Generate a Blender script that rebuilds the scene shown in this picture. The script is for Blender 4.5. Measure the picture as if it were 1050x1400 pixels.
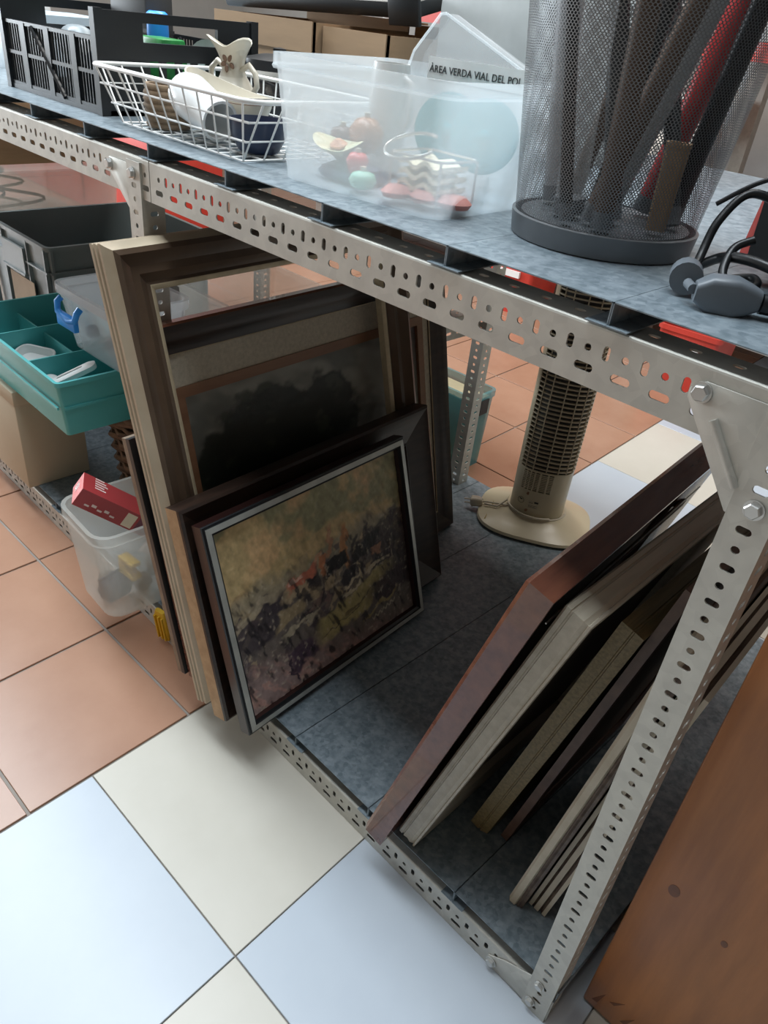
import bpy, bmesh, math, random
import numpy as np
from mathutils import Matrix, Vector
random.seed(7); NR = np.random.default_rng(11)
S = bpy.context.scene
COL = S.collection
for o in list(bpy.data.objects): bpy.data.objects.remove(o)

# ------------------------------------------------------------------ camera
cam_d = bpy.data.cameras.new('camera'); cam = bpy.data.objects.new('camera', cam_d); COL.objects.link(cam)
RC = Matrix(((0.69661362, -0.45105805, 0.55792123), (0.71062185, 0.32678833, -0.62307783), (0.09872212, 0.83051552, 0.54817691)))
cam.matrix_world = Matrix.Translation((0.71026971, -0.62719115, 1.23308035)) @ RC.to_4x4()
cam_d.sensor_fit = 'VERTICAL'; cam_d.sensor_height = 24.0; cam_d.lens = 24.0 * 1031.073 / 1400.0
cam_d.clip_start = 0.01
S.camera = cam

# ------------------------------------------------------------------ light
W = bpy.data.worlds.new('world'); S.world = W; W.use_nodes = True
bg = W.node_tree.nodes['Background']; bg.inputs[0].default_value = (0.80, 0.90, 1.0, 1); bg.inputs[1].default_value = 0.32
def area(name, loc, target, sx, sy, power, col):
    l = bpy.data.lights.new(name, 'AREA'); l.shape = 'RECTANGLE'; l.size = sx; l.size_y = sy; l.energy = power; l.color = col
    o = bpy.data.objects.new(name, l); COL.objects.link(o); o.location = loc
    o.rotation_euler = (Vector(target) - Vector(loc)).to_track_quat('-Z', 'Y').to_euler(); return o
# daylight the photograph implies, all outside the picture: roof lights in the ceiling plane, a window in the left wall
area('skylight_aisle_offscreen', (-1.9, -0.10, 3.38), (-1.9, -0.10, 0.0), 5.0, 0.9, 245, (0.84, 0.93, 1.0))  # overhead strip, stretched over the near end and strengthened to brighten the deck front
area('skylight_back_offscreen', (-0.8, 1.50, 3.38), (-0.8, 1.50, 0.0), 4.0, 0.6, 110, (1.0, 0.97, 0.92))
area('window_left_offscreen', (-6.96, -1.3, 1.7), (0.0, -1.3, 1.7), 2.6, 1.7, 340, (0.84, 0.93, 1.0))
S.cycles.transparent_max_bounces = 32
S.view_settings.view_transform = 'Standard'; S.view_settings.look = 'None'
S.view_settings.exposure = -0.22; S.view_settings.gamma = 1.0; S.view_settings.use_curve_mapping = False

# ------------------------------------------------------------------ materials
MATS = {}
def mat(name, col, rough=0.5, metal=0.0, var=0.12, scale=8.0, bump=0.0, stretch=(1, 1, 1), spec=0.5, col2=None, detail=4, alpha=1.0, transl=0.0, coat=0.0):
    if name in MATS: return MATS[name]
    m = bpy.data.materials.new(name); m.use_nodes = True; nt = m.node_tree; N = nt.nodes; L = nt.links
    b = N['Principled BSDF']; out = N['Material Output']
    tc = N.new('ShaderNodeTexCoord'); mp = N.new('ShaderNodeMapping'); mp.inputs['Scale'].default_value = stretch
    L.new(tc.outputs['Object'], mp.inputs['Vector'])
    nz = N.new('ShaderNodeTexNoise'); nz.inputs['Scale'].default_value = scale; nz.inputs['Detail'].default_value = detail; nz.inputs['Roughness'].default_value = 0.6
    L.new(mp.outputs['Vector'], nz.inputs['Vector'])
    rp = N.new('ShaderNodeValToRGB'); e = rp.color_ramp.elements
    c2 = col2 if col2 else tuple(min(1, c * (1 + var)) for c in col)
    c1 = col if col2 else tuple(c * (1 - var) for c in col)
    e[0].position = 0.33; e[0].color = (*c1, 1); e[1].position = 0.67; e[1].color = (*c2, 1)
    L.new(nz.outputs['Fac'], rp.inputs['Fac']); L.new(rp.outputs['Color'], b.inputs['Base Color'])
    b.inputs['Roughness'].default_value = rough; b.inputs['Metallic'].default_value = metal; b.inputs['Specular IOR Level'].default_value = spec
    b.inputs['Coat Weight'].default_value = coat
    if bump:
        bp = N.new('ShaderNodeBump'); bp.inputs['Strength'].default_value = bump; bp.inputs['Distance'].default_value = 0.004
        L.new(nz.outputs['Fac'], bp.inputs['Height']); L.new(bp.outputs['Normal'], b.inputs['Normal'])
    sh = b.outputs[0]
    if transl:
        t = N.new('ShaderNodeBsdfTranslucent'); L.new(rp.outputs['Color'], t.inputs['Color'])
        mx = N.new('ShaderNodeMixShader'); mx.inputs[0].default_value = transl; L.new(sh, mx.inputs[1]); L.new(t.outputs[0], mx.inputs[2]); sh = mx.outputs[0]
    if alpha < 1:
        t = N.new('ShaderNodeBsdfTransparent')
        mx = N.new('ShaderNodeMixShader'); mx.inputs[0].default_value = alpha; L.new(t.outputs[0], mx.inputs[1]); L.new(sh, mx.inputs[2]); sh = mx.outputs[0]
    L.new(sh, out.inputs[0]); MATS[name] = m; return m
def galv(name, c1, c2, rough, scale=45, metal=0.55):
    m = mat(name, c1, rough, metal, col2=c2, scale=scale, detail=2); nt = m.node_tree
    vo = nt.nodes.new('ShaderNodeTexVoronoi'); vo.inputs['Scale'].default_value = scale * 2.2
    mp = [n for n in nt.nodes if n.type == 'MAPPING'][0]; nz = [n for n in nt.nodes if n.type == 'TEX_NOISE'][0]; rp = [n for n in nt.nodes if n.type == 'VALTORGB'][0]
    nt.links.new(mp.outputs[0], vo.inputs['Vector']); mx = nt.nodes.new('ShaderNodeMix'); mx.inputs[0].default_value = 0.28
    nt.links.new(nz.outputs['Fac'], mx.inputs[2]); nt.links.new(vo.outputs['Color'], mx.inputs[3]); nt.links.new(mx.outputs[0], rp.inputs['Fac'])
    return m
def wood(name, c1, c2, rough=0.45, axis=(1, 12, 12), scale=3.0, bump=0.15, coat=0.0):
    return mat(name, c1, rough, 0, col2=c2, scale=scale, stretch=axis, bump=bump, detail=6, coat=coat)
M_DECK = galv('galvanised_deck', (0.13, 0.17, 0.195), (0.26, 0.31, 0.345), 0.42, 60, 0.2)
M_STEEL = galv('galvanised_angle', (0.47, 0.46, 0.42), (0.55, 0.54, 0.49), 0.55, 30)
M_BOLT = mat('zinc_bolt', (0.6, 0.6, 0.58), 0.3, 0.8)
M_BLACK = mat('black_plastic', (0.012, 0.014, 0.016), 0.35)
M_DARK = mat('charcoal_fan_drum', (0.045, 0.045, 0.045), 0.6)

# ------------------------------------------------------------------ mesh building
class MB:
    def __init__(s): s.v = []; s.f = []; s.m = []
    def add(s, vs, fs, m=0, T=None):
        k = len(s.v)
        s.v += [tuple(T @ Vector(p)) if T else tuple(p) for p in vs]
        for i, q in enumerate(fs): s.f.append([k + a for a in q]); s.m.append(m if isinstance(m, int) else m[i])
        return s
    def box(s, x0, x1, y0, y1, z0, z1, m=0, T=None):
        return s.add([(x, y, z) for x in (x0, x1) for y in (y0, y1) for z in (z0, z1)],
                     [(0, 1, 3, 2), (4, 6, 7, 5), (0, 4, 5, 1), (2, 3, 7, 6), (0, 2, 6, 4), (1, 5, 7, 3)], m, T)
    def loft(s, loops, c0=True, c1=True, m=0, T=None, closed=True):
        n = len(loops[0]); vs = [p for l in loops for p in l]; fs = []
        for i in range(len(loops) - 1):
            for j in range(n if closed else n - 1):
                k = (j + 1) % n; fs.append((i * n + j, i * n + k, (i + 1) * n + k, (i + 1) * n + j))
        if c0: fs.append(tuple(range(n))[::-1])
        if c1: fs.append(tuple((len(loops) - 1) * n + j for j in range(n)))
        return s.add(vs, fs, m, T)
    def lathe(s, prof, n=24, m=0, T=None, c0=True, c1=True, sx=1, sy=1):
        return s.loft([[(r * sx * math.cos(2 * math.pi * j / n), r * sy * math.sin(2 * math.pi * j / n), z) for j in range(n)] for r, z in prof], c0, c1, m, T)
    def tube(s, pts, r, n=8, closed=False, m=0, T=None):
        P = [Vector(p) for p in pts]; N = len(P); loops = []; up = Vector((0, 0, 1)); prev = None
        for i in range(N):
            a = P[(i - 1) % N] if (closed or i > 0) else P[i]; b = P[(i + 1) % N] if (closed or i < N - 1) else P[i]
            t = (b - a).normalized()
            if prev is None: prev = t.cross(up) if abs(t.dot(up)) < 0.95 else t.cross(Vector((1, 0, 0)))
            x = (prev - t * prev.dot(t)).normalized(); y = t.cross(x); prev = x
            rr = r[i] if isinstance(r, (list, tuple)) else r
            loops.append([tuple(P[i] + x * rr * math.cos(2 * math.pi * j / n) + y * rr * math.sin(2 * math.pi * j / n)) for j in range(n)])
        if closed: loops.append(loops[0]); return s.loft(loops, False, False, m, T)
        return s.loft(loops, True, True, m, T)
    def cyl(s, a, b, r, n=12, m=0): return s.tube([a, b], r, n, m=m)
    def prism(s, poly, h0, h1, m=0, T=None):      # poly in xy, extruded in z
        return s.loft([[(x, y, h0) for x, y in poly], [(x, y, h1) for x, y in poly]], True, True, m, T)
    def mesh(s, name, mats, smooth=None, bevel=0):
        me = bpy.data.meshes.new(name); me.from_pydata(s.v, [], s.f)
        for mm in (mats if isinstance(mats, (list, tuple)) else [mats]): me.materials.append(mm)
        me.polygons.foreach_set('material_index', s.m)
        bm = bmesh.new(); bm.from_mesh(me)
        bmesh.ops.remove_doubles(bm, verts=bm.verts, dist=1e-6)
        bmesh.ops.recalc_face_normals(bm, faces=bm.faces)
        if bevel:
            ed = [e for e in bm.edges if len(e.link_faces) == 2 and e.calc_face_angle(0) > 0.5]
            bmesh.ops.bevel(bm, geom=ed, offset=bevel, segments=2, affect='EDGES', profile=0.5, clamp_overlap=True)
        bm.to_mesh(me); bm.free()
        if smooth or bevel:
            me.polygons.foreach_set('use_smooth', [True] * len(me.polygons)); me.set_sharp_from_angle(angle=math.radians(smooth or 40))
        me.update(); return me
    def build(s, name, mats, parent=None, smooth=None, bevel=0, **kw):
        return link(name, s.mesh(name, mats, smooth, bevel), parent, **kw)
def link(name, me, parent=None, label=None, T=None):
    o = bpy.data.objects.new(name, me); COL.objects.link(o)
    if parent: o.parent = parent
    if T is not None: o.matrix_local = T
    if label: o['label'] = label
    return o
def thing(name, label, cat, loc=(0, 0, 0), rz=0, group=None, T=None):
    o = bpy.data.objects.new(name, None); COL.objects.link(o); o.empty_display_size = 0.05
    o.matrix_world = T if T is not None else Matrix.Translation(loc) @ Matrix.Rotation(rz, 4, 'Z')
    return tag(o, label, cat, group)
def tag(o, label, cat, group=None):
    o['label'] = label; o['category'] = cat
    if group: o['group'] = group
    return o
def struct(o): o['kind'] = 'structure'; return o
def rr(w, d, r, z, cx=0, cy=0, n=4):
    pts = []
    for sx, sy, a0 in ((1, 1, 0), (-1, 1, 90), (-1, -1, 180), (1, -1, 270)):
        for k in range(n + 1):
            a = math.radians(a0 + 90 * k / n); pts.append((cx + sx * (w / 2 - r) + r * math.cos(a), cy + sy * (d / 2 - r) + r * math.sin(a), z))
    return pts
def container(w, d, h, r=0.02, taper=0.02, wall=0.003, rim=0.006, rimh=0.012, mb=None, m=0):
    mb = mb or MB(); t = taper
    return mb.loft([rr(w - 2 * t, d - 2 * t, r, 0), rr(w, d, r, h - rimh), rr(w + 2 * rim, d + 2 * rim, r + rim, h - rimh), rr(w + 2 * rim, d + 2 * rim, r + rim, h),
                    rr(w - 2 * wall, d - 2 * wall, r, h), rr(w - 2 * t - 2 * wall, d - 2 * t - 2 * wall, r, wall)], True, True, m)
def text_mesh(s, size, name='lettering', depth=0.0003):
    cu = bpy.data.curves.new(name, 'FONT'); cu.body = s; cu.size = size; cu.extrude = depth; cu.align_x = 'LEFT'; cu.resolution_u = 3
    o = bpy.data.objects.new(name, cu); COL.objects.link(o); dg = bpy.context.evaluated_depsgraph_get(); dg.update()
    me = bpy.data.meshes.new_from_object(o.evaluated_get(dg)); me.name = name
    bpy.data.objects.remove(o); bpy.data.curves.remove(cu); return me
def lettering(s, size, material, parent, T, name='lettering'):
    me = text_mesh(s, size, name); me.materials.clear(); me.materials.append(material); return link(name, me, parent, T=T)
def basis(o, x, y, z):
    m = Matrix.Identity(4)
    for i, a in enumerate((x, y, z)):
        for k in range(3): m[k][i] = a[k]
    for k in range(3): m[k][3] = o[k]
    return m

# ------------------------------------------------------------------ floor
M_GROUT = mat('grout', (0.28, 0.25, 0.22), 0.9)
def tile_mat(name, c1, c2, rough): return mat(name, c1, rough, 0, col2=c2, scale=2.2, detail=7, bump=0.02)
M_TB = tile_mat('pale_blue_tile', (0.44, 0.49, 0.55), (0.50, 0.55, 0.60), 0.30)
M_TC = tile_mat('cream_tile', (0.52, 0.49, 0.42), (0.60, 0.57, 0.50), 0.33)
M_TT = tile_mat('terracotta_tile', (0.33, 0.170, 0.105), (0.43, 0.245, 0.16), 0.27)
floor = struct(MB().box(-7, 4, -3, 5, -0.03, -0.0045).build('floor', M_GROUT))
def tile_mesh(e1, e2, gap, m):
    mb = MB(); g1 = gap / 2 / Vector(e1).length; g2 = gap / 2 / Vector(e2).length; c = 0.0008
    def P(a, b, z): return (e1[0] * a + e2[0] * b, e1[1] * a + e2[1] * b, z)
    def loop(k, z): a0, a1, b0, b1 = g1 * k, 1 - g1 * k, g2 * k, 1 - g2 * k; return [P(a0, b0, z), P(a1, b0, z), P(a1, b1, z), P(a0, b1, z)]
    mb.loft([loop(1, -0.0045), loop(1, -0.001), loop(1 + 2 * c / gap, 0)], False, True); return mb.mesh('floor_tile', m)
e1 = (0.441, 0.010); e2 = (-0.0248, 0.481); A = (-0.232, -0.298)
tb = tile_mesh(e1, e2, 0.0022, M_TB); tcm = tile_mesh(e1, e2, 0.0022, M_TC)
for i in range(0, 8):
    for j in range(-4, 9):
        link('floor_tile', tcm if (i + j) % 2 == 0 else tb, floor, T=Matrix.Translation((A[0] + e1[0] * i + e2[0] * j, A[1] + e1[1] * i + e2[1] * j, 0)))
f1 = (0.3325, 0.008); f2 = (-0.0172, 0.3345); B = (-0.2445, -0.083)
tt = tile_mesh(f1, f2, 0.006, M_TT)
for i in range(-17, 0):
    for j in range(-6, 12):
        o = link('floor_tile', tt, floor, T=Matrix.Translation((B[0] + f1[0] * i + f2[0] * j, B[1] + f1[1] * i + f2[1] * j, random.uniform(-.0006, .0002))))
struct(MB().box(-7, 4, 4.9, 5.0, 0, 3.4).build('wall_back', mat('plaster', (0.55, 0.54, 0.51), 0.9, var=.03)))
struct(MB().box(-7.1, -7, -3, 5, 0, 3.4).build('wall_left', MATS['plaster']))
struct(MB().box(4, 4.1, -3, 5, 0, 3.4).build('wall_right', mat('brown_plaster', (0.30, 0.26, 0.22), 0.9)))  # room closed out of view; dark wall and ceiling colours hold bounced light down
struct(MB().box(-7, 4, -3.1, -3, 0, 3.4).build('wall_front', MATS['brown_plaster']))
struct(MB().box(-7.1, 4.1, -3.1, 5.1, 3.4, 3.5).build('ceiling', mat('dim_ceiling', (0.30, 0.29, 0.28), 0.9)))

# ------------------------------------------------------------------ shelving
def hole_poly(cx, cy, w, h, n=12):
    if w > h: r = h / 2; off = (w / 2 - r, 0)
    else: r = w / 2; off = (0, h / 2 - r)
    pts = []
    for k in range(n):
        a = 2 * math.pi * (k + 0.5) / n; ca, sa = math.cos(a), math.sin(a)
        pts.append((cx + r * ca + off[0] * (1 if ca > 0 else -1), cy + r * sa + off[1] * (1 if sa > 0 else -1)))
    return pts
def perf(mb, length, bands, P, thick, a_start=0.0):
    """bands: (b0,b1,[(a,w,h)]) ; P(a,b,t) -> xyz"""
    def both(poly):
        mb.add([P(a, b, 0) for a, b in poly], [tuple(range(len(poly)))]); mb.add([P(a, b, thick) for a, b in poly], [tuple(range(len(poly)))[::-1]])
    for b0, b1, hs in bands:
        hs = [h for h in hs if h[0] - h[1] / 2 > a_start + .001 and h[0] + h[1] / 2 < length - .001]
        if not hs: both([(a_start, b0), (length, b0), (length, b1), (a_start, b1)]); continue
        cuts = [a_start] + [(hs[i][0] + hs[i + 1][0]) / 2 for i in range(len(hs) - 1)] + [length]
        for i, (a, w, h) in enumerate(hs):
            x0, x1 = cuts[i], cuts[i + 1]; hp = hole_poly(a, (b0 + b1) / 2, w, h); n = len(hp); q = n // 4
            cor = [(x1, b1), (x0, b1), (x0, b0), (x1, b0)]
            for s in range(4):
                seg = hp[s * q:(s + 1) * q]; both([cor[s]] + seg[::-1])
                nx = hp[((s + 1) * q) % n]; both([cor[s], cor[(s + 1) % 4], nx, seg[-1]])
            for k in range(n):
                p, r_ = hp[k], hp[(k + 1) % n]
                mb.add([P(*p, 0), P(*r_, 0), P(*r_, thick), P(*p, thick)], [(0, 1, 2, 3)])
    bs = [b for x in bands for b in x[:2]]; b0, b1 = min(bs), max(bs)
    for (a, b), (c, d) in (((a_start, b0), (length, b0)), ((length, b0), (length, b1)), ((length, b1), (a_start, b1)), ((a_start, b1), (a_start, b0))):
        mb.add([P(a, b, 0), P(c, d, 0), P(c, d, thick), P(a, b, thick)], [(0, 1, 2, 3)])
def beam_mesh(name, L, off, h=0.060):
    mb = MB(); n = int(L / 0.04) + 1
    slots = [(off + 0.04 * i, 0.0205, 0.0085) for i in range(n)]
    up = [(off + 0.02 * i, 0.0075, 0.0075 if i % 2 == 0 else 0.0145) for i in range(2 * n)]
    perf(mb, L, [(0, .009, []), (.009, .027, slots), (.027, .0475, up), (.0475, h - .003, [])], lambda a, b, t: (a, t, b), 0.002)
    # rounded fold to the top flange
    arc = [(0, h - .003), (.0006, h - .0012), (.0022, h)]; arc2 = [(.002, h - .003), (.0024, h - .0022), (.0034, h - .002)]
    mb.loft([[(x, p[0], p[1]) for p in arc + arc2[::-1]] for x in (0, L)])
    perf(mb, L, [(.0022, .016, []), (.016, .030, [(off + 0.04 * i + .01, 0.012, 0.0075) for i in range(n)]), (.030, .042, [])], lambda a, b, t: (a, b, h - t), 0.002)
    return mb.mesh(name, M_STEEL)
def post_mesh(H, z0=0.014, holes_side=True):
    mb = MB(); n = int(H / 0.0204)
    hs = [(z0 + 0.0204 * i, 0.0078, 0.0145 if i % 2 else 0.0085) for i in range(n)]
    # front flange x -0.040..0 at y 0
    perf(mb, H, [(-.040, -.029, []), (-.029, -.011, hs), (-.011, 0, [])], lambda a, b, t: (b, t, a), 0.002)
    perf(mb, H, [(.002, .012, []), (.012, .030, hs), (.030, .040, [])], lambda a, b, t: (-t, b, a), 0.002)
    return mb.mesh('post', M_STEEL)
def plank_mesh(w=0.2, d=1.03, h=0.0225):
    mb = MB(); t = 0.0012; w2 = w - 0.0006
    mb.box(0, w2, 0, d, h - t, h)
    for x0, x1, l0, l1 in ((0, t, 0, .022), (w2 - t, w2, w2 - .022, w2)):
        mb.box(x0, x1, 0, d, 0, h); mb.box(l0, l1, -.004, d, 0, t)
    return mb.mesh('deck_plank', M_DECK)
shelf = thing('slotted_shelving', 'galvanised slotted-angle shelving unit with perforated beams and grey metal plank decks', 'shelving')
XL, XR = -0.407, 0.593
bm_u = beam_mesh('beam', 0.998, 0.025); bm_l = beam_mesh('beam', 0.998, 0.015); pk = plank_mesh()
ZU, ZL = 0.9555, 0.0
for x0, vis in ((-2.407, 1), (-1.407, 1), (-0.407, 1)):
    link('beam', bm_u, shelf, T=Matrix.Translation((x0 + .001, 0, ZU))); link('beam', bm_l, shelf, T=Matrix.Translation((x0 + .001, 0, ZL + .0005)))
    rot = Matrix.Rotation(math.pi, 4, 'Z')
    link('beam', bm_u, shelf, T=Matrix.Translation((x0 + .999, 1.0, ZU)) @ rot); link('beam', bm_l, shelf, T=Matrix.Translation((x0 + .999, 1.0, ZL + .0005)) @ rot)
    for k in range(5):
        link('deck_plank', pk, shelf, T=Matrix.Translation((x0 + .2 * k, 0.0, ZU + .060 + .0018)))
        link('deck_plank', pk, shelf, T=Matrix.Translation((x0 + .2 * k, 0.002, ZL + .0625)))
pm = post_mesh(1.008)
for x in (XL - 1 - .004, XL - .023, XR - .003):
    link('post', pm, shelf, T=Matrix.Translation((x, -0.0035, 0)))
    link('post', pm, shelf, T=Matrix.Translation((x, 0.962, 0)))
# tie bar between the left posts, half height
link('tie_bar', beam_mesh('tie_bar', 0.92, 0.02, 0.06), shelf, T=Matrix.Translation((-0.470, 0.040, 0.543)) @ Matrix.Rotation(math.pi / 2, 4, 'Z'))
def gusset(pts, T, rib=None):
    mb = MB(); mb.prism(pts, 0, 0.002)
    o = mb.build('gusset_plate', M_STEEL, shelf, bevel=0.0005, T=T)
    if rib:
        (a, b), r = rib, 0.0042
        MB().tube([(a[0], a[1], .002), (b[0], b[1], .002)], r, 10).build('rib', M_STEEL, o, smooth=50)
    return o
def bolt(x, z, parent, y=-0.0055, r=0.0075):
    mb = MB(); mb.lathe([(r * 1.25, 0), (r * 1.25, .0012)], 20); mb.lathe([(r, .0012), (r, .005), (r * .85, .006)], 6)
    return mb.build('bolt', M_BOLT, shelf, T=Matrix.Translation((x, y, z)) @ Matrix.Rotation(math.pi / 2, 4, 'X') @ Matrix.Rotation(random.uniform(0, 1), 4, 'Z'))
def front(x, z, y): return Matrix.Translation((x, y, z)) @ Matrix.Rotation(math.pi / 2, 4, 'X')
g = [(-.0, .013), (.008, .018), (.075, .018), (.075, -.085), (.060, -.085), (-.004, .0), (-.004, .008)]
gusset([(.488 + p[0], .993 + p[1] - .008) for p in g], front(0, 0, -0.0005), ((.512, .974), (.549, .925)))
bolt(.495, .993, shelf, -.003); bolt(.571, .914, shelf, -.004)
gl = [(XL - .126, .995), (XL - .118, 1.002), (XL - .026, 1.002), (XL - .026, .925), (XL - .050, .918), (XL - .054, .925), (XL - .126, .985)]
gusset(gl, front(0, 0, -0.0005)); bolt(XL - .118, .991, shelf, -.003); bolt(XL - .046, .990, shelf, -.004)
gb = [(.478, .028), (.486, .034), (.505, .05), (.553, .078), (.560, .078), (.560, .004), (.52, .012), (.478, .012)]
gusset(gb, front(0, 0, -0.0005)); bolt(.486, .020, shelf, -.003); bolt(.566, .075, shelf, -.004, .0065); bolt(.562, .022, shelf, -.004, .0065)
ZD, ZT = 0.0852, 1.0400   # top faces of the lower and upper deck

# ------------------------------------------------------------------ picture frames
def frame_T(x, y, lean, yaw, roll, side, z=ZD):
    cl, sl = math.cos(lean), math.sin(lean)
    u = Vector((0, 1, 0)); v = Vector((-sl * side, 0, cl)); n = Vector((cl, 0, sl * side))
    u, v = u * math.cos(roll) + v * math.sin(roll), v * math.cos(roll) - u * math.sin(roll)
    Rz = Matrix.Rotation(yaw, 3, 'Z')
    return basis((x, y, z), Rz @ u, Rz @ v, Rz @ n)       # local x = width, y = height, z = +x-facing normal
def rails(root, Wd, H, prof, segm, mats, T=0.0, smooth=30, alt=None):
    """prof: closed list of (d inward, n forward); segm: material index for each profile edge"""
    cs = [(0, 0), (Wd, 0), (Wd, H), (0, H)]; sg = [(1, 1), (-1, 1), (-1, -1), (1, -1)]
    for k in range(4):
        a, b = k, (k + 1) % 4; mb = MB(); n = len(prof)
        la = [(cs[a][0] + sg[a][0] * d, cs[a][1] + sg[a][1] * d, h) for d, h in prof]
        lb = [(cs[b][0] + sg[b][0] * d, cs[b][1] + sg[b][1] * d, h) for d, h in prof]
        mb.add(la + lb, [(j, (j + 1) % n, n + (j + 1) % n, n + j) for j in range(n)] + [tuple(range(n))[::-1], tuple(range(n, 2 * n))], [segm[j] for j in range(n)] + [0, 0])
        mb.build('frame_rail', mats if (alt is None or k == 3) else alt, root, smooth=smooth)
def panel(root, name, x0, x1, y0, y1, z0, z1, m, **k): return MB().box(x0, x1, y0, y1, z0, z1).build(name, m, root, **k)

def vnoise(s, t, f, seed):
    r = np.random.default_rng(seed); g = r.random((64, 64)); x = s * f; y = t * f
    xi = np.floor(x).astype(int); yi = np.floor(y).astype(int); fx = x - xi; fy = y - yi
    fx = fx * fx * (3 - 2 * fx); fy = fy * fy * (3 - 2 * fy); G = lambda a, b: g[a % 64, b % 64]
    return (G(xi, yi) * (1 - fx) + G(xi + 1, yi) * fx) * (1 - fy) + (G(xi, yi + 1) * (1 - fx) + G(xi + 1, yi + 1) * fx) * fy
def fbm(s, t, f, seed, o=4): return sum(vnoise(s, t, f * 2 ** k, seed + k) * .5 ** (k + 1) for k in range(o)) / (1 - .5 ** o)
def mixc(a, b, k): k = np.clip(k, 0, 1)[..., None]; return a * (1 - k) + np.array(b) * k
def ss(a, b, x): k = np.clip((x - a) / (b - a), 0, 1); return k * k * (3 - 2 * k)
def paint_mat(name, rough=0.45):
    m = bpy.data.materials.new(name); m.use_nodes = True; N = m.node_tree.nodes
    at = N.new('ShaderNodeAttribute'); at.attribute_name = 'paint'; nz = N.new('ShaderNodeTexNoise'); nz.inputs['Scale'].default_value = 160
    bp = N.new('ShaderNodeBump'); bp.inputs['Strength'].default_value = 0.25; bp.inputs['Distance'].default_value = 0.002
    m.node_tree.links.new(nz.outputs['Fac'], bp.inputs['Height']); m.node_tree.links.new(bp.outputs['Normal'], N['Principled BSDF'].inputs['Normal'])
    m.node_tree.links.new(at.outputs['Color'], N['Principled BSDF'].inputs['Base Color']); N['Principled BSDF'].inputs['Roughness'].default_value = rough
    return m
def canvas(root, x0, x1, y0, y1, z, fn, nx, ny, relief, m, label):
    s, t = np.meshgrid(np.linspace(0, 1, nx), np.linspace(0, 1, ny)); c, h = fn(s, t)
    V = np.stack([x0 + (x1 - x0) * s, y0 + (y1 - y0) * t, z + relief * h], -1).reshape(-1, 3)
    i = (np.arange(ny - 1)[:, None] * nx + np.arange(nx - 1)).ravel()
    F = np.stack([i, i + 1, i + nx + 1, i + nx], -1)
    me = bpy.data.meshes.new('canvas'); me.from_pydata(V.tolist(), [], F.tolist())
    a = me.color_attributes.new('paint', 'FLOAT_COLOR', 'POINT'); a.data.foreach_set('color', np.concatenate([np.clip(c, 0, 1).reshape(-1, 3), np.ones((nx * ny, 1))], 1).astype(np.float32).ravel())
    me.polygons.foreach_set('use_smooth', [True] * len(F)); me.materials.append(m); me.update()
    return link('canvas', me, root, label=label)
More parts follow.
